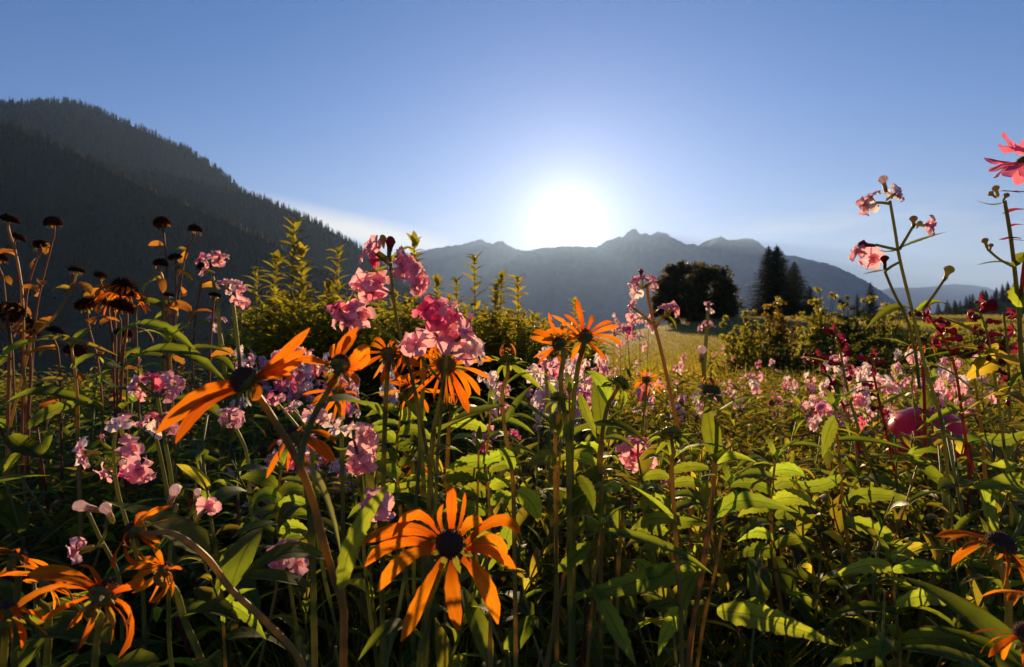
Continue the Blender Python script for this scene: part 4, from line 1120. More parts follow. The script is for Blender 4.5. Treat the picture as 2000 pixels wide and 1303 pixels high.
soapwort('branched pink soapwort in front of the round dark tree', [(1262, 555), (1272, 610), (1290, 680), (1310, 770), (1335, 900), (1350, 1050)],
         [(1238, 548, 19, (-.6, 0, .6), 'pink'), (1255, 540, 17, (0, 0, 1), 'pink'), (1278, 548, 20, (.7, -.2, .5), 'pink'), (1240, 570, 17, (-.5, -.6, 0), 'pale'), (1232, 598, 15, (-.6, -.3, .3), 'pink'), (1298, 598, 18, (-.3, 0, .9), 'pink'), (1322, 604, 19, (.7, -.4, .2), 'pink'), (1312, 596, 15, (.2, 0, .9), 'deep'), (1232, 620, 13, (-.2, -.5, -.4), 'pink')],
         .85, [(1252, 533, 9, (0, 0, 1), 'red')], [((1276, 632), (1250, 622), (1228, 638), 10, 'leaf'), ((1278, 632), (1305, 620), (1322, 645), 10, 'leaf')], [[(1308, 603), (1295, 620), (1280, 640)], [(1236, 602), (1255, 615), (1275, 635)]], 'stem_gold', seedl=240, n_=7)
soapwort('slender tall soapwort stalk against the sky at the right, pink and cream blossoms', [(1738, 392), (1748, 450), (1756, 500), (1780, 600), (1808, 720), (1838, 820), (1850, 1000)],
         [(1700, 381, 19, (-.4, 0, .8), 'pink'), (1690, 405, 21, (-.7, -.2, -.5), 'pale'), (1756, 374, 20, (.7, -.2, .5), 'pale'), (1820, 442, 24, (.8, -.4, -.2), 'pink'), (1672, 490, 19, (-.9, -.2, .2), 'pink'), (1702, 506, 25, (-.2, -.7, -.3), 'pink'), (1742, 378, 14, (.1, -.6, .5), 'pale')],
         .66, [(1726, 356, 16, (-.25, 0, 1), 'pale'), (1784, 432, 13, (0, 0, 1), 'green'), (1851, 532, 17, (.4, 0, .9), 'green'), (1728, 510, 14, (-.2, -.3, .9), 'red'), (1795, 438, 9, (.5, 0, .8), 'green'), (1690, 478, 16, (-1, 0, .1), 'red')],
         [((1757, 485), (1800, 468), (1852, 452), 9, 'leaf'), ((1754, 487), (1735, 492), (1712, 488), 8, 'leaf'), ((1728, 528), (1705, 532), (1684, 536), 9, 'leaf'), ((1782, 605), (1740, 605), (1690, 645), 24, 'leaf'), ((1786, 612), (1830, 590), (1866, 612), 17, 'leaf'), ((1800, 690), (1760, 670), (1715, 660), 16, 'leaf')],
         [[(1786, 438), (1770, 465), (1757, 487)], [(1710, 478), (1735, 484), (1755, 488)], [(1757, 512), (1742, 520), (1728, 530)], [(1728, 530), (1745, 570), (1772, 625), (1788, 690), (1796, 760)], [(1846, 544), (1825, 575), (1800, 608)], [(1705, 396), (1722, 396), (1738, 398)]], seedl=260, r0=.0017)
soapwort('pink soapwort cluster low right of the centre stems', [(1250, 900), (1258, 960), (1262, 1100)], [(1222, 866, 22, (-.5, -.2, .7), 'pink'), (1246, 858, 20, (0, 0, 1), 'deep'), (1268, 868, 20, (.6, -.3, .6), 'pink'), (1225, 895, 20, (-.5, -.7, -.1), 'pink'), (1270, 902, 22, (.6, -.7, -.1), 'pink'), (1248, 885, 18, (0, -.9, .1), 'deep'), (1236, 912, 16, (-.1, -.7, -.5), 'pink')], .80, seedl=280, n_=6)
soapwort('pink soapwort cluster behind the stems left of centre', [(948, 870), (952, 930), (955, 1050)], [(935, 800, 18, (-.4, 0, .9), 'pink'), (955, 795, 16, (.3, 0, .9), 'pale'), (935, 850, 20, (-.5, -.5, .4), 'pink'), (960, 845, 18, (.5, -.4, .5), 'pink'), (945, 868, 18, (0, -.9, -.2), 'deep'), (1005, 848, 15, (.2, -.3, .9), 'deep')], .85, seedl=290, n_=7)
soapwort('thin pink soapwort spray before the trunk of the round tree', [(1384, 590), (1380, 650), (1376, 760)], [(1383, 592, 10, (0, 0, 1), 'pink'), (1376, 630, 9, (-.6, 0, .6), 'pink'), (1392, 634, 9, (.6, 0, .5), 'pink'), (1366, 640, 8, (-.8, -.2, .1), 'pink'), (1388, 604, 9, (.3, -.5, .6), 'pale')], 1.9, seedl=300, n_=6)
soapwort('violet soapwort blossoms in the grass right of the open daisy', [(1320, 975), (1325, 1050)], [(1308, 940, 16, (-.2, -.2, .9), 'pink'), (1322, 968, 18, (.2, -.6, .5), 'pale')], .95, seedl=310, n_=7)
soapwort('pink soapwort tuft beside the left daisy of the pair', [(1065, 700), (1070, 800), (1075, 950)], [(1062, 685, 18, (-.5, -.2, .6), 'pale'), (1060, 708, 14, (-.5, -.5, -.2), 'pink'), (1092, 712, 15, (.5, -.4, .1), 'pink')], .75, seedl=315, n_=7)
soapwort('single pink soapwort blossom beneath the orange pair', [(1140, 775), (1160, 850), (1170, 950)], [(1141, 768, 15, (-.1, -.3, .9), 'deep'), (1030, 766, 12, (-.3, -.3, .8), 'pink')], .8, seedl=320, n_=7)
soapwort('closed cream soapwort bud above the meadow right of centre', [(1372, 700), (1376, 760), (1380, 860)], [], .95, [(1371, 688, 16, (.1, -.2, 1), 'pale')], seedl=325)

# tall dahlia stalk at the right edge
b = base_at(1998, 760, .62)
t = thing('dahlia', 'magenta dahlia on a tall budded stalk cut by the right edge', 'flower', b)
stem(t, b, [(1962, 392), (1972, 450), (1982, 530), (1990, 610), (1998, 720)], .60, .61, .0026, .0018, 'stem', 40)
stem(t, b, [(2030, 360), (2015, 430), (2000, 520), (1992, 600)], .60, .605, .002, .002, 'stem_red', 10, False)
c = P(2005, 318, .60)
daisy(t, b, c, (.15, -.35, .9), .036, 11, 501, 'deep', CONE_G, .25, .35, None, 1.0)
h2 = daisy(t, b, P(2004, 300, .60), (.15, -.3, .9), .030, 8, 502, 'deep', CONE_G, .25, -.5, None, 1.0, False)
for k, (px, py, rp, dr) in enumerate(((1946, 372, 15, (-.3, 0, 1)), (1938, 380, 12, (-.7, 0, .6)), (1964, 384, 12, (.5, 0, .8)), (1925, 474, 14, (-.3, 0, 1)), (1935, 482, 10, (.2, 0, 1)))):
    put('bud', BUD['green'], t, P(px, py, .60), dr, Vector(dr).orthogonal(), rp / F * .60, b)
stem(t, b, [(1928, 486), (1950, 505), (1980, 522)], .60, .60, .0012, .0012, 'stem', 0, False)
for k, (x0, y0, x1, y1, x2, y2, w, mt) in enumerate(((1960, 396, 1935, 400, 1905, 390, 12, 'leaf'), (1980, 518, 1950, 512, 1907, 518, 12, 'leaf'), (1982, 520, 2000, 500, 2030, 495, 22, 'leaf_dk'), (1990, 600, 2000, 570, 2040, 560, 40, 'leaf'))):
    hero_leaf(t, b, (x0, y0), (x1, y1), (x2, y2), w, .60, .61, mt, (0, -.4, 1), .3, 'lance', k)
for k, (px, py, L) in enumerate(((1975, 378, 42), (1985, 411, 44), (1998, 378, 40), (1975, 465, 40), (1990, 472, 30), (1985, 440, 30))):
    put('leaf', PT['red'][k % 4], t, P(px + L * .5, py, .60), (-1, .1, .12), (0, -.5, 1), L / F * .6, b, 0, .5)

# dark red penstemon-like spikes at the right
red = [((1630, 640), [(1640, 680), (1655, 760), (1690, 880), (1730, 1000)], .85, 'dark red flower spike left of the tall soapwort stalk, leaning'), ((1800, 605), [(1830, 640), (1860, 700), (1880, 820), (1895, 960)], .70, 'dark red flower spike with long buds beside the tall soapwort stalk'),
       ((1905, 590), [(1925, 640), (1940, 720), (1960, 860), (1975, 1000)], .68, 'bushy dark red flower spike below the dahlia stalk'), ((1590, 690), [(1610, 720), (1650, 800), (1680, 900)], 1.0, 'low dark red flower spike among the pink meadow flowers'),
       ((1960, 610), [(1968, 680), (1972, 800), (1980, 980)], .72, 'dark red flower spike nearest to the right edge'), ((1700, 690), [(1712, 760), (1735, 860), (1760, 980)], .9, 'dark red flower spike between the garden shrubs and the red ball')]
for k, ((px, py), sp_, d, lab) in enumerate(red):
    b = base_at(sp_[-1][0], sp_[-1][1], d + .02)
    t = thing('red_flower_spike', lab, 'flower', b, 'dark red flower spikes at the right')
    stem(t, b, [(px, py)] + sp_, d, d + .02, .0022 * d / .7, .0012 * d / .7, 'stem_red' if k % 2 else 'stem', 30)
    r = random.Random(700 + k)
    pts = spline([P(px, py, d)] + [P(x, y, d + .01) for x, y in sp_[:2]], 8)
    for q in range(12):
        p = pts[int(q / 12 * len(pts))]; a = r.uniform(0, 6.28)
        put('bud' if q % 3 else 'blossom', BUD['red'] if q % 3 else r.choice(SB['red']), t, p + Vector((math.cos(a) * .012, math.sin(a) * .012, 0)), (math.cos(a), math.sin(a), r.uniform(-.1, .6)), (0, 0, 1), r.uniform(.009, .014), b, 0, .55)
    for q in range(10):
        x, y = sp_[min(len(sp_) - 1, q // 4)]; x2, y2 = sp_[min(len(sp_) - 1, q // 4 + 1)]; u = r.random(); a = r.uniform(0, 6.28)
        put('leaf', r.choice(LV['yel' if q % 3 else 'lance']), t, P(x + (x2 - x) * u, y + (y2 - y) * u, d + .01), (math.cos(a), math.sin(a) * .5, r.uniform(-.1, .6)), (0, 0, 1), r.uniform(.035, .065), b)
# ------------------------------------------------------------------ pink glass garden ball
bd = 1.25; bc = P(1810, 858, bd); br = 70 / F * bd
b = Vector((bc.x, bc.y, gz(bc.x, bc.y)))
t = thing('garden_ball', 'shiny dark red glass garden ball with pink sheen, half hidden among leaves at the right', 'garden ball', b)
m, n, l = mat_base('red_glass'); out = n.new('ShaderNodeOutputMaterial'); pr = n.new('ShaderNodeBsdfPrincipled')
pr.inputs['Base Color'].default_value = (.78, .025, .06, 1); pr.inputs['Roughness'].default_value = .2; pr.inputs['Specular IOR Level'].default_value = .3
tr = n.new('ShaderNodeBsdfTranslucent'); tr.inputs['Color'].default_value = (1.0, .12, .20, 1); mxs = n.new('ShaderNodeMixShader'); mxs.inputs[0].default_value = .25
l.new(pr.outputs[0], mxs.inputs[1]); l.new(tr.outputs[0], mxs.inputs[2]); l.new(mxs.outputs[0], out.inputs[0])
V, Fc, UV = [], [], []
prof = [(math.sin(a) * br, -math.cos(a) * br * .93) for a in np.linspace(.22, math.pi, 26)]
prof = [(.016, -br * 1.18), (.018, -br * 1.0)] + prof
for i, (r_, z) in enumerate(prof):
    for k in range(40):
        a = 6.283185 * k / 40; V.append(Vector((r_ * math.cos(a), r_ * math.sin(a), z)) + bc - b); UV.append((k / 40, i / len(prof)))
for i in range(len(prof) - 1):
    for k in range(40): Fc.append((i * 40 + k, i * 40 + (k + 1) % 40, (i + 1) * 40 + (k + 1) % 40, (i + 1) * 40 + k))
link('glass_ball', mesh_np('glass_ball', [tuple(q) for q in V], Fc, m, UV), t)
part('stake', tube([b - Vector((0, 0, .05)), bc - Vector((0, 0, br))], .008, .008, 8), M['stem_dry'], t, b)

# ------------------------------------------------------------------ leafy spires (unopened tall perennials)
def make_spire(seed, hgt, n_leaf, key, l0, l1, side=0):
    """leafy shoot: straight stem with whorls of pointed leaves getting smaller to the tip"""
    r = random.Random(seed)
    t = thing('leafy_spire', '', 'plant', (0, 0, 0))
    bend = r.uniform(-.05, .05)
    axis = [Vector((bend * (z / hgt) ** 2 * hgt, .03 * math.sin(z * 2), z)) for z in np.linspace(-.02, hgt, 9)]
    v = tube(axis, .0045, .0012, 6)
    link('stem', mesh_np('stem', [tuple(q) for q in v[0]], v[1], M['stem'], v[2]), t)
    for k in range(n_leaf):
        u = k / n_leaf
        z = hgt * (.30 + .69 * (1 - (1 - u) ** 1.5)); i = min(7, int(z / hgt * 8))
        p = axis[i].lerp(axis[i + 1], z / hgt * 8 - i)
        a = k * 2.39996 + r.uniform(-.3, .3)
        el = .2 + .75 * u ** 2 + r.uniform(-.15, .2)
        put('leaf', r.choice(LV[key if r.random() < .8 else 'spire_y']), t, p, (math.cos(a) * math.cos(el), math.sin(a) * math.cos(el), math.sin(el)), (0, 0, 1), (l0 + (l1 - l0) * u) * r.uniform(.8, 1.2), (0, 0, 0))
    return t
def remove_tree(o):
    for ch in KIDS.pop(o.name, ()): remove_tree(ch)
    bpy.data.objects.remove(o)

SPIRES = [make_spire(800 + i, 1.0, [44, 52, 40, 56][i % 4], 'spire_y' if i == 5 else 'spire', [.095, .105, .09][i % 3], .042) for i in range(6)]
def stand(proto, px, py_top, d, label, group, rot, height=1.0, wid=1.0):
    x = (px - CX) / F * d; z0 = gz(x, d); top = H - (py_top - CY) / F * d
    s = (top - z0) / height
    o = copy_tree(proto); o.location = (x, d, z0); o.rotation_euler = (0, 0, rot); o.scale = (max(.8, min(s, 1.6)) * wid,) * 2 + (s,)
    o['label'] = label; o['group'] = group
    return o
hero_sp = [(556, 428, 1.8, 'tallest leafy green spire, rising left of the tall pink soapwort'), (618, 487, 1.9, 'leafy spire second to the right of the tallest one'), (676, 488, 1.9, 'slim leafy spire against the hill foot, left of the pink blossoms'),
           (512, 500, 2.0, 'leafy spire just left of the tallest one'), (484, 522, 2.0, 'leafy spire at the left end of the spire clump'), (582, 520, 2.0, 'short leafy spire under the tallest one'), (832, 470, 1.9, 'leafy spire tip right behind the tall pink blossoms'),
           (936, 502, 1.9, 'slim leafy spire standing alone against the mountain'), (956, 536, 1.95, 'shorter leafy spire right of the lone slim one'), (1000, 540, 1.8, 'orange glowing leafy spire against the mountain'), (974, 556, 1.85, 'yellowish leafy spire left of the orange glowing one'),
           (868, 548, 2.0, 'leafy spire left of the lone slim one'), (897, 545, 2.05, 'leafy spire between the pink blossoms and the lone slim spire'), (1112, 585, 2.4, 'small golden spire just above the orange pair'), (640, 545, 2.0, 'leafy spire between the two slim left spires'), (700, 545, 2.1, 'leafy spire behind the left pink blossoms')]
for k, (px, py, d, lab) in enumerate(hero_sp):
    stand(SPIRES[5 if px in (1000, 1112, 974) else k % 5], px, py, d * 1.5, lab, 'leafy spires behind the flowers', k * 1.3, 1.0, 1.25)
r = random.Random(77)
for k in range(105):
    px = r.uniform(455, 1170); d = r.uniform(2.5, 4.0)
    topy = np.interp(px, [455, 520, 700, 850, 1000, 1060, 1150], [600, 555, 560, 575, 590, 625, 635]) + r.uniform(0, 70)
    lab = 'leafy green spire in the dense clump left of the tall pink soapwort' if px < 720 else ('leafy green spire in the dense clump behind the central pink and orange flowers' if px < 960 else 'low leafy spire in the clump at the foot of the mountain view')
    stand(SPIRES[k % 6 if k % 6 < 5 or px > 900 else 0], px, topy, d, lab, lab.replace('leafy green spire', 'spires').replace('low leafy spire', 'spires'), r.uniform(0, 6.28))
for o in SPIRES: remove_tree(o)

# ------------------------------------------------------------------ leaf plants filling the bed
def make_herb(seed, hgt, pairs, keys, l0, l1, lean, tuft=False):
    r = random.Random(seed); t = thing('leafy_plant', '', 'plant', (0, 0, 0))
    lx, ly = r.uniform(-lean, lean), r.uniform(-lean, lean)
    axis = [Vector((lx * (z / hgt) ** 1.6 * hgt, ly * (z / hgt) ** 1.6 * hgt, z)) for z in np.linspace(-.02, hgt, 7)]
    v = tube(axis, .0030, .0012, 5)
    link('stem', mesh_np('stem', [tuple(q) for q in v[0]], v[1], M[r.choice(('stem', 'stem', 'stem_gold', 'stem_red'))], v[2]), t)
    a0 = r.uniform(0, 6.28)
    for k in range(pairs):
        u = (k + .5) / pairs; z = hgt * (.12 + .86 * u); i = min(5, int(z / hgt * 6)); p = axis[i].lerp(axis[i + 1], max(0, min(1, z / hgt * 6 - i)))
        for s in (0, 1):
            a = a0 + k * 1.571 + s * math.pi + r.uniform(-.35, .35); el = r.uniform(-.1, .75)
            put('leaf', r.choice(LV[r.choice(keys)]), t, p, (math.cos(a) * math.cos(el), math.sin(a) * math.cos(el), math.sin(el)), (0, 0, 1), (l0 + (l1 - l0) * u) * r.uniform(.7, 1.25), (0, 0, 0), r.uniform(-.5, .5))
    return t
HERB = []
for i in range(16):
    kind = i % 4
    keys = (['broad', 'dark'], ['lance', 'lance', 'yel'], ['dark', 'lance'], ['lance', 'broad'])[kind]
    HERB.append((make_herb(1000 + i, .5, [6, 9, 7, 7][kind], keys, [.13, .10, .13, .12][kind], [.06, .04, .06, .05][kind], .25), ['broad-leaved', 'narrow-leaved', 'dark-leaved', 'mixed-leaved'][kind]))

def herb_limit(px, d):
    """how high plants at this place may reach: pixel row of their tops"""
    if d < .7: return np.interp(px, [0, 350, 700, 1020, 1300, 1700, 2000], [1090, 1130, 1130, 1190, 1150, 1080, 1010])
    if d < 1.1: return np.interp(px, [0, 200, 450, 700, 1000, 1300, 1500, 1700, 2000], [800, 780, 880, 960, 960, 980, 1000, 900, 800])
    if d < 1.7: return np.interp(px, [0, 200, 450, 650, 1000, 1250, 1500, 1700, 2000], [720, 720, 760, 830, 880, 890, 900, 800, 690])
    return np.interp(px, [0, 250, 450, 650, 1000, 1200, 1500, 1700, 2000], [670, 680, 670, 700, 760, 770, 770, 740, 650])
def region(px):
    for lim, nm in ((250, 'at the left under the dry seed heads'), (480, 'left, around the white and pink soapwort'), (700, 'below the forked windswept daisies'), (1030, 'around the big open daisy'), (1320, 'below the orange daisy pair'), (1600, 'in the lower right between the golden stems and the ball'), (3000, 'at the right around the red ball')):
        if px < lim: return nm
r = random.Random(99)
placed = 0
while placed < 298:
    d = .50 + 3.4 * r.random() ** 1.5
    px = r.uniform(-120, 2120)
    if placed < 50: d = r.uniform(.65, 1.2); px = r.uniform(-60, 520)
    elif placed < 130: d = r.uniform(.52, 1.0); px = r.uniform(850, 2080)
    if d > 2.0 and 1050 < px < 1750 and r.random() < .6: continue
    x = (px - CX) / F * d; z0 = gz(x, d)
    lim = herb_limit(px, d) + abs(r.gauss(0, 45))
    top = min(H - (lim - CY) / F * d, z0 + .85)
    hgt = top - z0
    if hgt < .12: continue
    o0, kn = HERB[r.randrange(16)]
    o = copy_tree(o0); o.location = (x, d, z0); o.rotation_euler = (r.gauss(0, .16), r.gauss(0, .18), r.uniform(0, 6.28))
    s = hgt / .5; w = min(max(s, .55), 1.25) * 1.0
    o.scale = (w, w, s)
    near = 'close' if d < 1.0 else ('mid-distance' if d < 2 else 'farther')
    o['label'] = f'{kn} green plant, {near}, {region(px)}'; o['group'] = f'{kn} plants {region(px)}'
    placed += 1
for o, _ in HERB: remove_tree(o)

# ------------------------------------------------------------------ leafy stalks, the flowerless shoots of the meadow
def make_stalk(seed, hgt, n_leaf):
    r = random.Random(seed); t = thing('leafy_stalk', '', 'plant', (0, 0, 0)); lx, ly = r.uniform(-.1, .1), r.uniform(-.1, .1)
    axis = [Vector((lx * (z / hgt) ** 2, ly * (z / hgt) ** 2, z)) for z in np.linspace(-.02, hgt, 7)]
    v = tube(axis, .0030, .0012, 5); link('stem', mesh_np('stem', [tuple(q) for q in v[0]], v[1], M[r.choice(('stem', 'stem_gold'))], v[2]), t)
    for k in range(n_leaf):
        u = k / n_leaf; z = hgt * (.25 + .74 * u); i = min(5, int(z / hgt * 6)); p = axis[i].lerp(axis[i + 1], z / hgt * 6 - i)
        a = (k // 2) * 1.571 + (k % 2) * math.pi + r.uniform(-.3, .3); el = .25 + .6 * u + r.uniform(-.2, .2)
        put('leaf', r.choice(LV[r.choice(('lance', 'lance', 'yel', 'spire'))]), t, p, (math.cos(a) * math.cos(el), math.sin(a) * math.cos(el), math.sin(el)), (0, 0, 1), (.085 - .045 * u) * r.uniform(.8, 1.2), (0, 0, 0), r.uniform(-.4, .4))
    return t
STK = [make_stalk(1400 + i, .6, 20 + 2 * (i % 4)) for i in range(8)]
r = random.Random(314)
for k in range(120):
    d = 1.0 + 3.2 * r.random() ** 1.3; px = r.uniform(900, 1960)
    py = (np.interp(px, [900, 1200, 1500, 1700, 1960], [735, 735, 740, 720, 690]) if d > 1.7 else np.interp(px, [900, 1200, 1500, 1700, 1960], [850, 850, 860, 800, 740])) + abs(r.gauss(0, 50))
    lab = 'leafy flowerless stalk in the sunlit meadow ' + ('below the orange pair' if px < 1240 else 'below the round dark tree' if px < 1480 else 'below the garden shrubs' if px < 1720 else 'around the tall right soapwort stalk')
    o = stand(STK[k % 8], px, py, d, lab, lab.replace('flowerless stalk', 'stalks'), r.uniform(0, 6.28), .6)
    o.rotation_euler.x, o.rotation_euler.y = r.gauss(0, .17), r.gauss(0, .2)
for k in range(70):
    d = r.uniform(.58, 1.1); px = r.uniform(560, 1900); py = r.uniform(800, 950) + (40 if px < 700 else 0)
    lab = 'narrow-leaved stalk close by, ' + ('behind the forked windswept daisies' if px < 760 else 'above the big open daisy' if px < 1040 else 'among the tall stems below the orange pair' if px < 1300 else 'beside the golden stems in the right foreground' if px < 1600 else 'in front of the red ball')
    o = stand(STK[k % 8], px, py, d, lab, lab.replace('stalk', 'stalks'), r.uniform(0, 6.28), .6, .8)
    o.rotation_euler.x, o.rotation_euler.y = r.gauss(0, .15), r.gauss(0, .22)
for k in range(7):
    px = 1748 + 26 * k; o = stand(STK[k], px, 800 + 18 * ((k * 3) % 5), .98 + .02 * k, 'leafy stalk growing right in front of the red ball', 'stalks in front of the red ball', k * 1.1, .6, 1.1)
for o in STK: remove_tree(o)

# ------------------------------------------------------------------ plants with large leaves, set out one by one
def big_leaf_plant(label, base_px, d, stems, leaves):
    b = base_at(base_px[0], base_px[1], d + .03)
    t = thing('large_leaf_plant', label, 'plant', b, 'large-leaved plants between the flowers')
    for sp_ in stems: stem(t, b, sp_, d, d + .02, .0022 * d / .5, .0009 * d / .5, 'stem_gold', 80)
    for k, (a, m_, e, w, mt, up) in enumerate(leaves): hero_leaf(t, b, a, m_, e, w * .72, d + .006 * (k % 3), d + .03 * ((k * 5) % 4 - 1.5), mt, up, .28, 'lance' if k % 3 else 'lance', 13 * k, serr=.13)
    for j, sp_ in enumerate(stems):
        for i in range(4):
            a = i * 1.6 + j; put('leaf', LV['lance'][(i + j) % 9], t, P(*sp_[0], d), (math.cos(a), math.sin(a) * .6, .9), (0, 0, 1), .03 * d / .5, b)
FL, FC = (0, -.35, 1), (.2, -1, .4)
big_leaf_plant('plant with golden stems and large folded leaves in the right foreground', (1345, 1330), .50, [[(1425, 950), (1400, 1100), (1372, 1230)], [(1398, 905), (1385, 1050), (1352, 1250)]],
    [((1405, 1010), (1450, 978), (1560, 1002), 52, 'leaf', FC), ((1362, 1105), (1250, 1135), (1108, 1168), 62, 'leaf', FC), ((1340, 1185), (1310, 1215), (1285, 1282), 56, 'leaf', FC), ((1400, 1195), (1500, 1210), (1640, 1262), 66, 'leaf', FC), ((1345, 1180), (1300, 1180), (1252, 1192), 34, 'leaf_dk', FL), ((1400, 905), (1430, 890), (1480, 905), 24, 'leaf', FC)])
big_leaf_plant('plant with a long arching leaf and pointed lower leaves right of the big daisy', (1160, 1320), .48, [[(1174, 1030), (1160, 1150), (1150, 1260)], [(1095, 860), (1088, 1000), (1082, 1200)]],
    [((1176, 1036), (1290, 1065), (1392, 1122), 42, 'leaf', FL), ((1162, 1150), (1205, 1230), (1242, 1300), 50, 'leaf', FC), ((1150, 1060), (1120, 1090), (1080, 1120), 46, 'leaf', FC), ((1240, 1095), (1270, 1120), (1285, 1160), 36, 'leaf', FC), ((1086, 900), (1060, 895), (1028, 912), 48, 'leaf', FC), ((1130, 930), (1150, 960), (1160, 1000), 36, 'leaf', FC)])
big_leaf_plant('plant with upright yellow-green strap leaves below the orange pair', (1120, 1080), .52, [[(1112, 770), (1114, 880), (1116, 1010)]],
    [((1132, 770), (1148, 815), (1172, 868), 28, 'leaf', FC), ((1000, 716), (1030, 736), (1062, 764), 20, 'leaf', FC), ((1112, 800), (1085, 770), (1070, 742), 20, 'leaf', FC), ((1115, 860), (1090, 835), (1060, 826), 30, 'leaf', FC), ((1116, 900), (1140, 880), (1170, 890), 36, 'leaf', FC)])
big_leaf_plant('plant with broad pale leaves behind the big open daisy', (930, 1100), .62, [[(935, 880), (932, 1000), (930, 1080)]],
    [((870, 940), (915, 925), (958, 944), 40, 'leaf', FC), ((940, 900), (975, 890), (1000, 870), 34, 'leaf', FC), ((1010, 960), (1040, 985), (1050, 1020), 56, 'leaf', FC), ((760, 860), (800, 870), (830, 850), 36, 'leaf', FC), ((780, 950), (820, 940), (850, 965), 34, 'leaf', FC), ((1000, 1010), (985, 1060), (960, 1090), 44, 'leaf', FC)])
big_leaf_plant('plant with wide sunlit and shaded leaves under the left seed heads', (150, 930), .80, [[(140, 680), (150, 760), (152, 850)]],
    [((32, 680), (120, 664), (236, 698), 34, 'leaf_yel', FL), ((52, 836), (110, 800), (178, 786), 36, 'leaf', FC), ((0, 800), (90, 768), (210, 806), 62, 'leaf_dk', FL), ((140, 720), (190, 696), (240, 722), 40, 'leaf', FL), ((40, 760), (90, 742), (150, 748), 30, 'leaf_yel', FL), ((20, 850), (60, 880), (130, 900), 60, 'leaf_dk', FL)])
big_leaf_plant('plant with broad dark leaves between the seed heads and the round pink head', (340, 900), .85, [[(330, 670), (336, 760), (338, 840)]],
    [((240, 722), (330, 684), (440, 744), 70, 'leaf_dk', FL), ((230, 655), (300, 636), (390, 694), 56, 'leaf_dk', FL), ((330, 700), (390, 680), (450, 690), 40, 'leaf_dk', FL), ((200, 740), (250, 760), (290, 720), 30, 'leaf', FL), ((335, 780), (390, 790), (450, 830), 60, 'leaf_dk', FL)])
big_leaf_plant('plant with yellow-green lance leaves above the red ball at the right edge', (1930, 1000), .70, [[(1900, 720), (1915, 820), (1925, 940)]],
    [((1890, 738), (1950, 706), (2020, 722), 48, 'leaf_yel', FC), ((1895, 760), (1830, 716), (1770, 722), 30, 'leaf', FL), ((1905, 800), (1850, 806), (1790, 842), 30, 'leaf', FL), ((1912, 850), (1960, 860), (2010, 838), 36, 'leaf', FC), ((1920, 900), (1960, 915), (2000, 900), 50, 'leaf', FC), ((1918, 940), (1930, 1000), (1948, 1050), 50, 'leaf', FC), ((1900, 700), (1860, 690), (1800, 700), 24, 'leaf', FL)])
big_leaf_plant('plant with hanging bright leaves left of the red ball', (1650, 1060), .72, [[(1630, 800), (1640, 900), (1648, 1000)]],
    [((1632, 815), (1615, 850), (1606, 895), 42, 'leaf', FC), ((1636, 860), (1700, 862), (1780, 880), 36, 'leaf_dk', FL), ((1640, 900), (1580, 870), (1500, 880), 28, 'leaf', FL), ((1645, 985), (1710, 966), (1800, 985), 40, 'leaf', FC), ((1642, 930), (1590, 950), (1540, 935), 36, 'leaf', FC), ((1650, 1020), (1720, 1040), (1790, 1100), 44, 'leaf', FC)])
big_leaf_plant('plant with dark spreading leaves in the lower right corner', (1760, 1330), .55, [[(1740, 1100), (1750, 1200), (1758, 1290)]],
    [((1742, 1110), (1690, 1105), (1620, 1130), 40, 'leaf', FC), ((1744, 1115), (1800, 1105), (1850, 1120), 36, 'leaf', FC), ((1750, 1180), (1830, 1165), (1900, 1200), 46, 'leaf', FC), ((1752, 1200), (1680, 1190), (1600, 1215), 50, 'leaf_dk', FL), ((1756, 1250), (1840, 1250), (1920, 1290), 56, 'leaf', FC), ((1756, 1260), (1680, 1270), (1610, 1310), 50, 'leaf', FC)])
big_leaf_plant('plant with dark leaves at the bottom left between the daisies', (440, 1340), .50, [[(430, 1120), (436, 1220), (440, 1300)]],
    [((432, 1150), (470, 1120), (500, 1075), 30, 'leaf', FC), ((434, 1180), (480, 1200), (520, 1250), 34, 'leaf', FC), ((436, 1200), (380, 1190), (320, 1215), 44, 'leaf_dk', FL), ((438, 1250), (500, 1240), (560, 1270), 46, 'leaf_dk', FL), ((436, 1220), (450, 1170), (500, 1150), 22, 'leaf', FC)])

rp = random.Random(5150)
for lab, x0, x1, y0, y1, d in (('plant with many toothed sunlit leaves between the striped pink blossom and the centre stems', 700, 860, 790, 1000, .60), ('plant with many toothed sunlit leaves right above the big open daisy', 870, 1040, 800, 1010, .64),
                               ('plant with many toothed leaves between the centre stems and the low pink cluster', 1110, 1230, 840, 1040, .62), ('plant with many toothed leaves left of the golden stems', 1250, 1370, 900, 1080, .64), ('plant with many toothed leaves right of the golden stems', 1440, 1580, 900, 1090, .66),
                               ('plant with toothed leaves behind the mauve blossom at the lower left', 470, 620, 920, 1080, .62)):
    xm = (x0 + x1) / 2; lv = []
    for k in range(13):
        y = y0 + (y1 - y0) * (k + .5) / 13; s_ = 1 if k % 2 else -1; L = rp.uniform(45, 95); up_ = rp.uniform(-.5, .6)
        lv.append(((xm + rp.uniform(-6, 6), y), (xm + s_ * L * .5, y - L * .25 * up_ - 8), (xm + s_ * L, y - L * .5 * up_ + rp.uniform(0, 18)), rp.uniform(26, 46), 'leaf', FC if rp.random() < .65 else FL))
    big_leaf_plant(lab, (xm, y1 + 120), d, [[(xm + 4, y0), (xm - 5, (y0 + y1) / 2), (xm + 2, y1)]], lv)

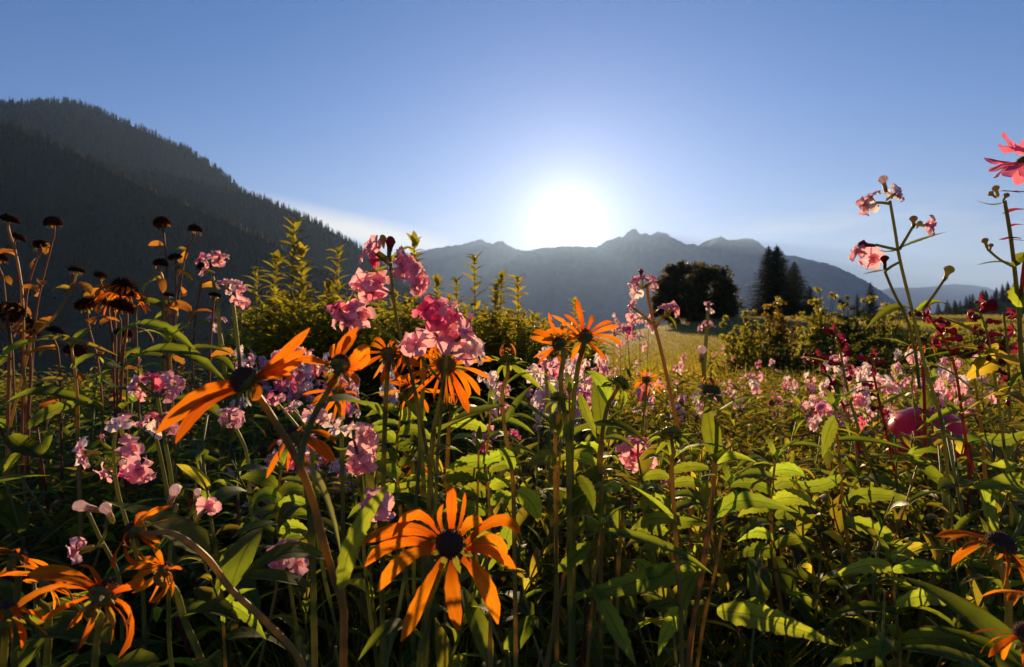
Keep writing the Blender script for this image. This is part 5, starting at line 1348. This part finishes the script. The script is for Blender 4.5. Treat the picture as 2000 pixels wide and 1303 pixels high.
# ------------------------------------------------------------------ small pink flowers out in the meadow
def make_meadow_flower(seed, cols, nb, hgt=.5):
    r = random.Random(seed); t = thing('meadow_soapwort', '', 'flower', (0, 0, 0))
    lx = r.uniform(-.08, .08)
    axis = [Vector((lx * (z / hgt) ** 2, 0, z)) for z in np.linspace(-.02, hgt, 5)]
    v = tube(axis, .0028, .0013, 5); link('stem', mesh_np('stem', [tuple(q) for q in v[0]], v[1], M['stem'], v[2]), t)
    for k in range(nb):
        a = r.uniform(0, 6.28); el = r.uniform(-.2, 1.2); rr = r.uniform(.012, .034)
        p = axis[-1] + Vector((math.cos(a) * rr, math.sin(a) * rr, r.uniform(-.055, .012)))
        put('blossom', r.choice(SB[r.choice(cols)]), t, p, (math.cos(a) * math.cos(el), math.sin(a) * math.cos(el), math.sin(el)), (.1, .2, 1), r.uniform(.014, .022), (0, 0, 0))
    for k in range(6):
        a = r.uniform(0, 6.28); z = hgt * r.uniform(.35, .88); el = r.uniform(.1, .8)
        put('leaf', r.choice(LV['lance']), t, (lx * (z / hgt) ** 2, 0, z), (math.cos(a) * math.cos(el), math.sin(a) * math.cos(el), math.sin(el)), (0, 0, 1), r.uniform(.05, .085), (0, 0, 0))
    return t
MF = [make_meadow_flower(1200 + i, (['pink', 'pink', 'pale'], ['pink', 'pale', 'pink', 'deep'], ['pale', 'pink'], ['pink', 'pale'])[i % 4], 6 + i % 5) for i in range(10)]
r = random.Random(123)
zones = [(1010, 1780, 1.7, 9.0, (668, 690), 58, 'small pink soapwort out in the sunlit meadow right of the orange pair', 'pink flowers in the sunlit meadow'),
         (1380, 1760, 1.2, 3.0, (735, 800), 20, 'small pink soapwort between the grass and the red ball', 'pink flowers left of the ball'),
         (480, 720, 1.2, 2.0, (690, 760), 22, 'mauve soapwort in shade behind the windswept orange petals', 'shaded flowers left of centre'),
         (960, 1160, 1.0, 2.0, (690, 790), 16, 'small mauve soapwort in shade left of the orange pair stems', 'shaded flowers at the centre'),
         (480, 760, .95, 1.4, (860, 960), 14, 'tiny pink soapwort low behind the forked stem', 'low flowers left of centre'),
         (1180, 1280, 2.2, 3.2, (612, 640), 6, 'pink soapwort reaching into the mountain view beside the golden field', 'pink flowers before the mountain'),
         (1620, 1960, 1.3, 2.4, (690, 760), 14, 'small pink soapwort under the right flower stalks', 'pink flowers at the right')]
DRIFT = [1075, 1165, 1235, 1330, 1415, 1520, 1590, 1660, 1740]
for (xa, xb, da, db, (ya, yb), cnt, lab, grp) in zones:
    for k in range(cnt):
        u = r.random() ** 1.4; d = da + (db - da) * u; px = r.uniform(xa, xb) if db < 3.5 or r.random() < .25 else r.gauss(r.choice(DRIFT), 24)
        py = (ya + (yb - ya) * r.random()) if db < 3.5 else 665 + 170 / d + r.uniform(-12, 30)
        x = (px - CX) / F * d; z0 = gz(x, d); top = H - (py - CY) / F * d; hgt = top - z0
        if hgt < .08: continue
        o = copy_tree(MF[r.randrange(10)]); o.location = (x, d, z0); o.rotation_euler = (0, 0, r.uniform(0, 6.28)); w = r.uniform(.8, 1.15); o.scale = (w, w, hgt / .5)
        o['label'] = lab; o['group'] = grp
for o in MF: remove_tree(o)

# ------------------------------------------------------------------ uncountable growth: grass blades and small leaves
def blades(name, n_, ymin, ymax, xs, hmin, hmax, w, mat, label, seed, pw=1.0, cat='grass', limit=None):
    q = np.random.default_rng(seed)
    y = ymin + (ymax - ymin) * q.random(n_) ** pw; x = y * q.uniform(xs[0], xs[1], n_)
    z = ground_z(x, y); h = q.uniform(hmin, hmax, n_)
    if limit is not None:
        px = x / y * F + CX; lim = limit(px, y) + np.abs(q.normal(0, 40, n_)); top = H - (lim - CY) / F * y
        h = np.minimum(h, top - z); ok = h > .04
        x, y, z, h = x[ok], y[ok], z[ok], h[ok]; n_ = len(x)
    a = q.uniform(0, 6.28, n_); lean = q.uniform(.1, .7, n_) * h
    dx, dy = np.cos(a), np.sin(a); b_ = q.uniform(0, 6.28, n_); sx, sy = np.cos(b_) * w, np.sin(b_) * w
    ww = q.uniform(.6, 1.4, n_); sx, sy = sx * ww, sy * ww
    base_ = np.stack([x, y, z], 1); s = np.stack([sx, sy, 0 * sx], 1)
    mid = base_ + np.stack([dx * lean * .3, dy * lean * .3, h * .6], 1); tip = base_ + np.stack([dx * lean, dy * lean, h], 1)
    V = np.stack([base_ - s * .6, base_ + s * .6, mid + s, mid - s, tip], 1).reshape(-1, 3)
    k = np.arange(n_) * 5
    Fc = np.concatenate([np.stack([k, k + 1, k + 2], 1), np.stack([k, k + 2, k + 3], 1), np.stack([k + 3, k + 2, k + 4], 1)])
    tag(link(name, mesh_np(name, V, Fc, mat, None, False)), label, cat, kind='stuff')
def lim_np(px, y):
    return np.where(y < .9, 1150, np.where(y < 1.5, 980, np.where(y < 2.5, 810, 690)))
blades('meadow_grass', 44000, .7, 12, (-.4, .95), .12, .52, .0042, M['grass'], 'long green grass between the flowers', 1, 1.8, limit=lim_np)
blades('field_grass', 90000, 7, 66, (.0, .95), .10, .26, .011, M['field'], 'golden mown grass on the sloping field', 2, 1.5)

def lim_leaf(px, y):
    return np.where(y < .9, 1060, np.where(y < 1.5, 890, np.where(y < 2.5, 775, 715)))
def lim_clump(px, y):
    return np.interp(px, [430, 470, 540, 700, 860, 1000, 1100, 1170, 1210], [900, 610, 575, 585, 600, 605, 640, 660, 900])
def small_leaves(name, n_, ymin, ymax, xs, size, mat, label, seed, pw, hmax, limit):
    q = np.random.default_rng(seed)
    y = ymin + (ymax - ymin) * q.random(n_) ** pw; x = y * q.uniform(xs[0], xs[1], n_); z0 = ground_z(x, y)
    px = x / y * F + CX; top = H - (limit(px, y) + np.abs(q.normal(0, 50, n_)) - CY) / F * y
    hh = np.minimum(top - z0, hmax); ok = hh > .05
    x, y, z0, hh = x[ok], y[ok], z0[ok], hh[ok]; n_ = len(x)
    p = np.stack([x, y, z0 + hh * q.random(n_) ** .5], 1)
    a = q.uniform(0, 6.28, n_); el = q.uniform(-.4, .7, n_); d = np.stack([np.cos(a) * np.cos(el), np.sin(a) * np.cos(el), np.sin(el)], 1)
    s = np.cross(d, np.stack([q.normal(0, .35, n_), q.normal(0, .35, n_), np.ones(n_)], 1)); s /= np.linalg.norm(s, axis=1)[:, None]; up = np.cross(s, d)
    L = (size * q.uniform(.6, 1.5, n_))[:, None]; w = L * q.uniform(.09, .16, n_)[:, None]
    V = np.stack([p, p + d * L * .45 + s * w + up * L * .08, p + d * L, p + d * L * .45 - s * w + up * L * .08, p + d * L * .5 - up * L * .02], 1).reshape(-1, 3)
    k = np.arange(n_) * 5
    Fc = np.concatenate([np.stack([k, k + 1, k + 4], 1), np.stack([k + 1, k + 2, k + 4], 1), np.stack([k + 2, k + 3, k + 4], 1), np.stack([k + 3, k, k + 4], 1)])
    tag(link(name, mesh_np(name, V, Fc, mat, None, False)), label, 'undergrowth', kind='stuff')
small_leaves('undergrowth', 48000, .75, 4.5, (-1, 1), .050, M['leaf'], 'tangled small green leaves under the flowers', 3, 1.2, .62, lim_leaf)
small_leaves('meadow_herbs', 45000, 2.5, 14, (-.02, .9), .05, M['leaf_yel'], 'sunlit low herbs covering the meadow', 4, 1.4, .42, lambda px, y: np.full_like(y, 690.0))
small_leaves('spire_foliage', 30000, 2.6, 4.2, (-.52, .2), .07, M['leaf_bg'], 'dense small leaves filling the clump of leafy spires', 5, 1.0, 1.7, lim_clump)
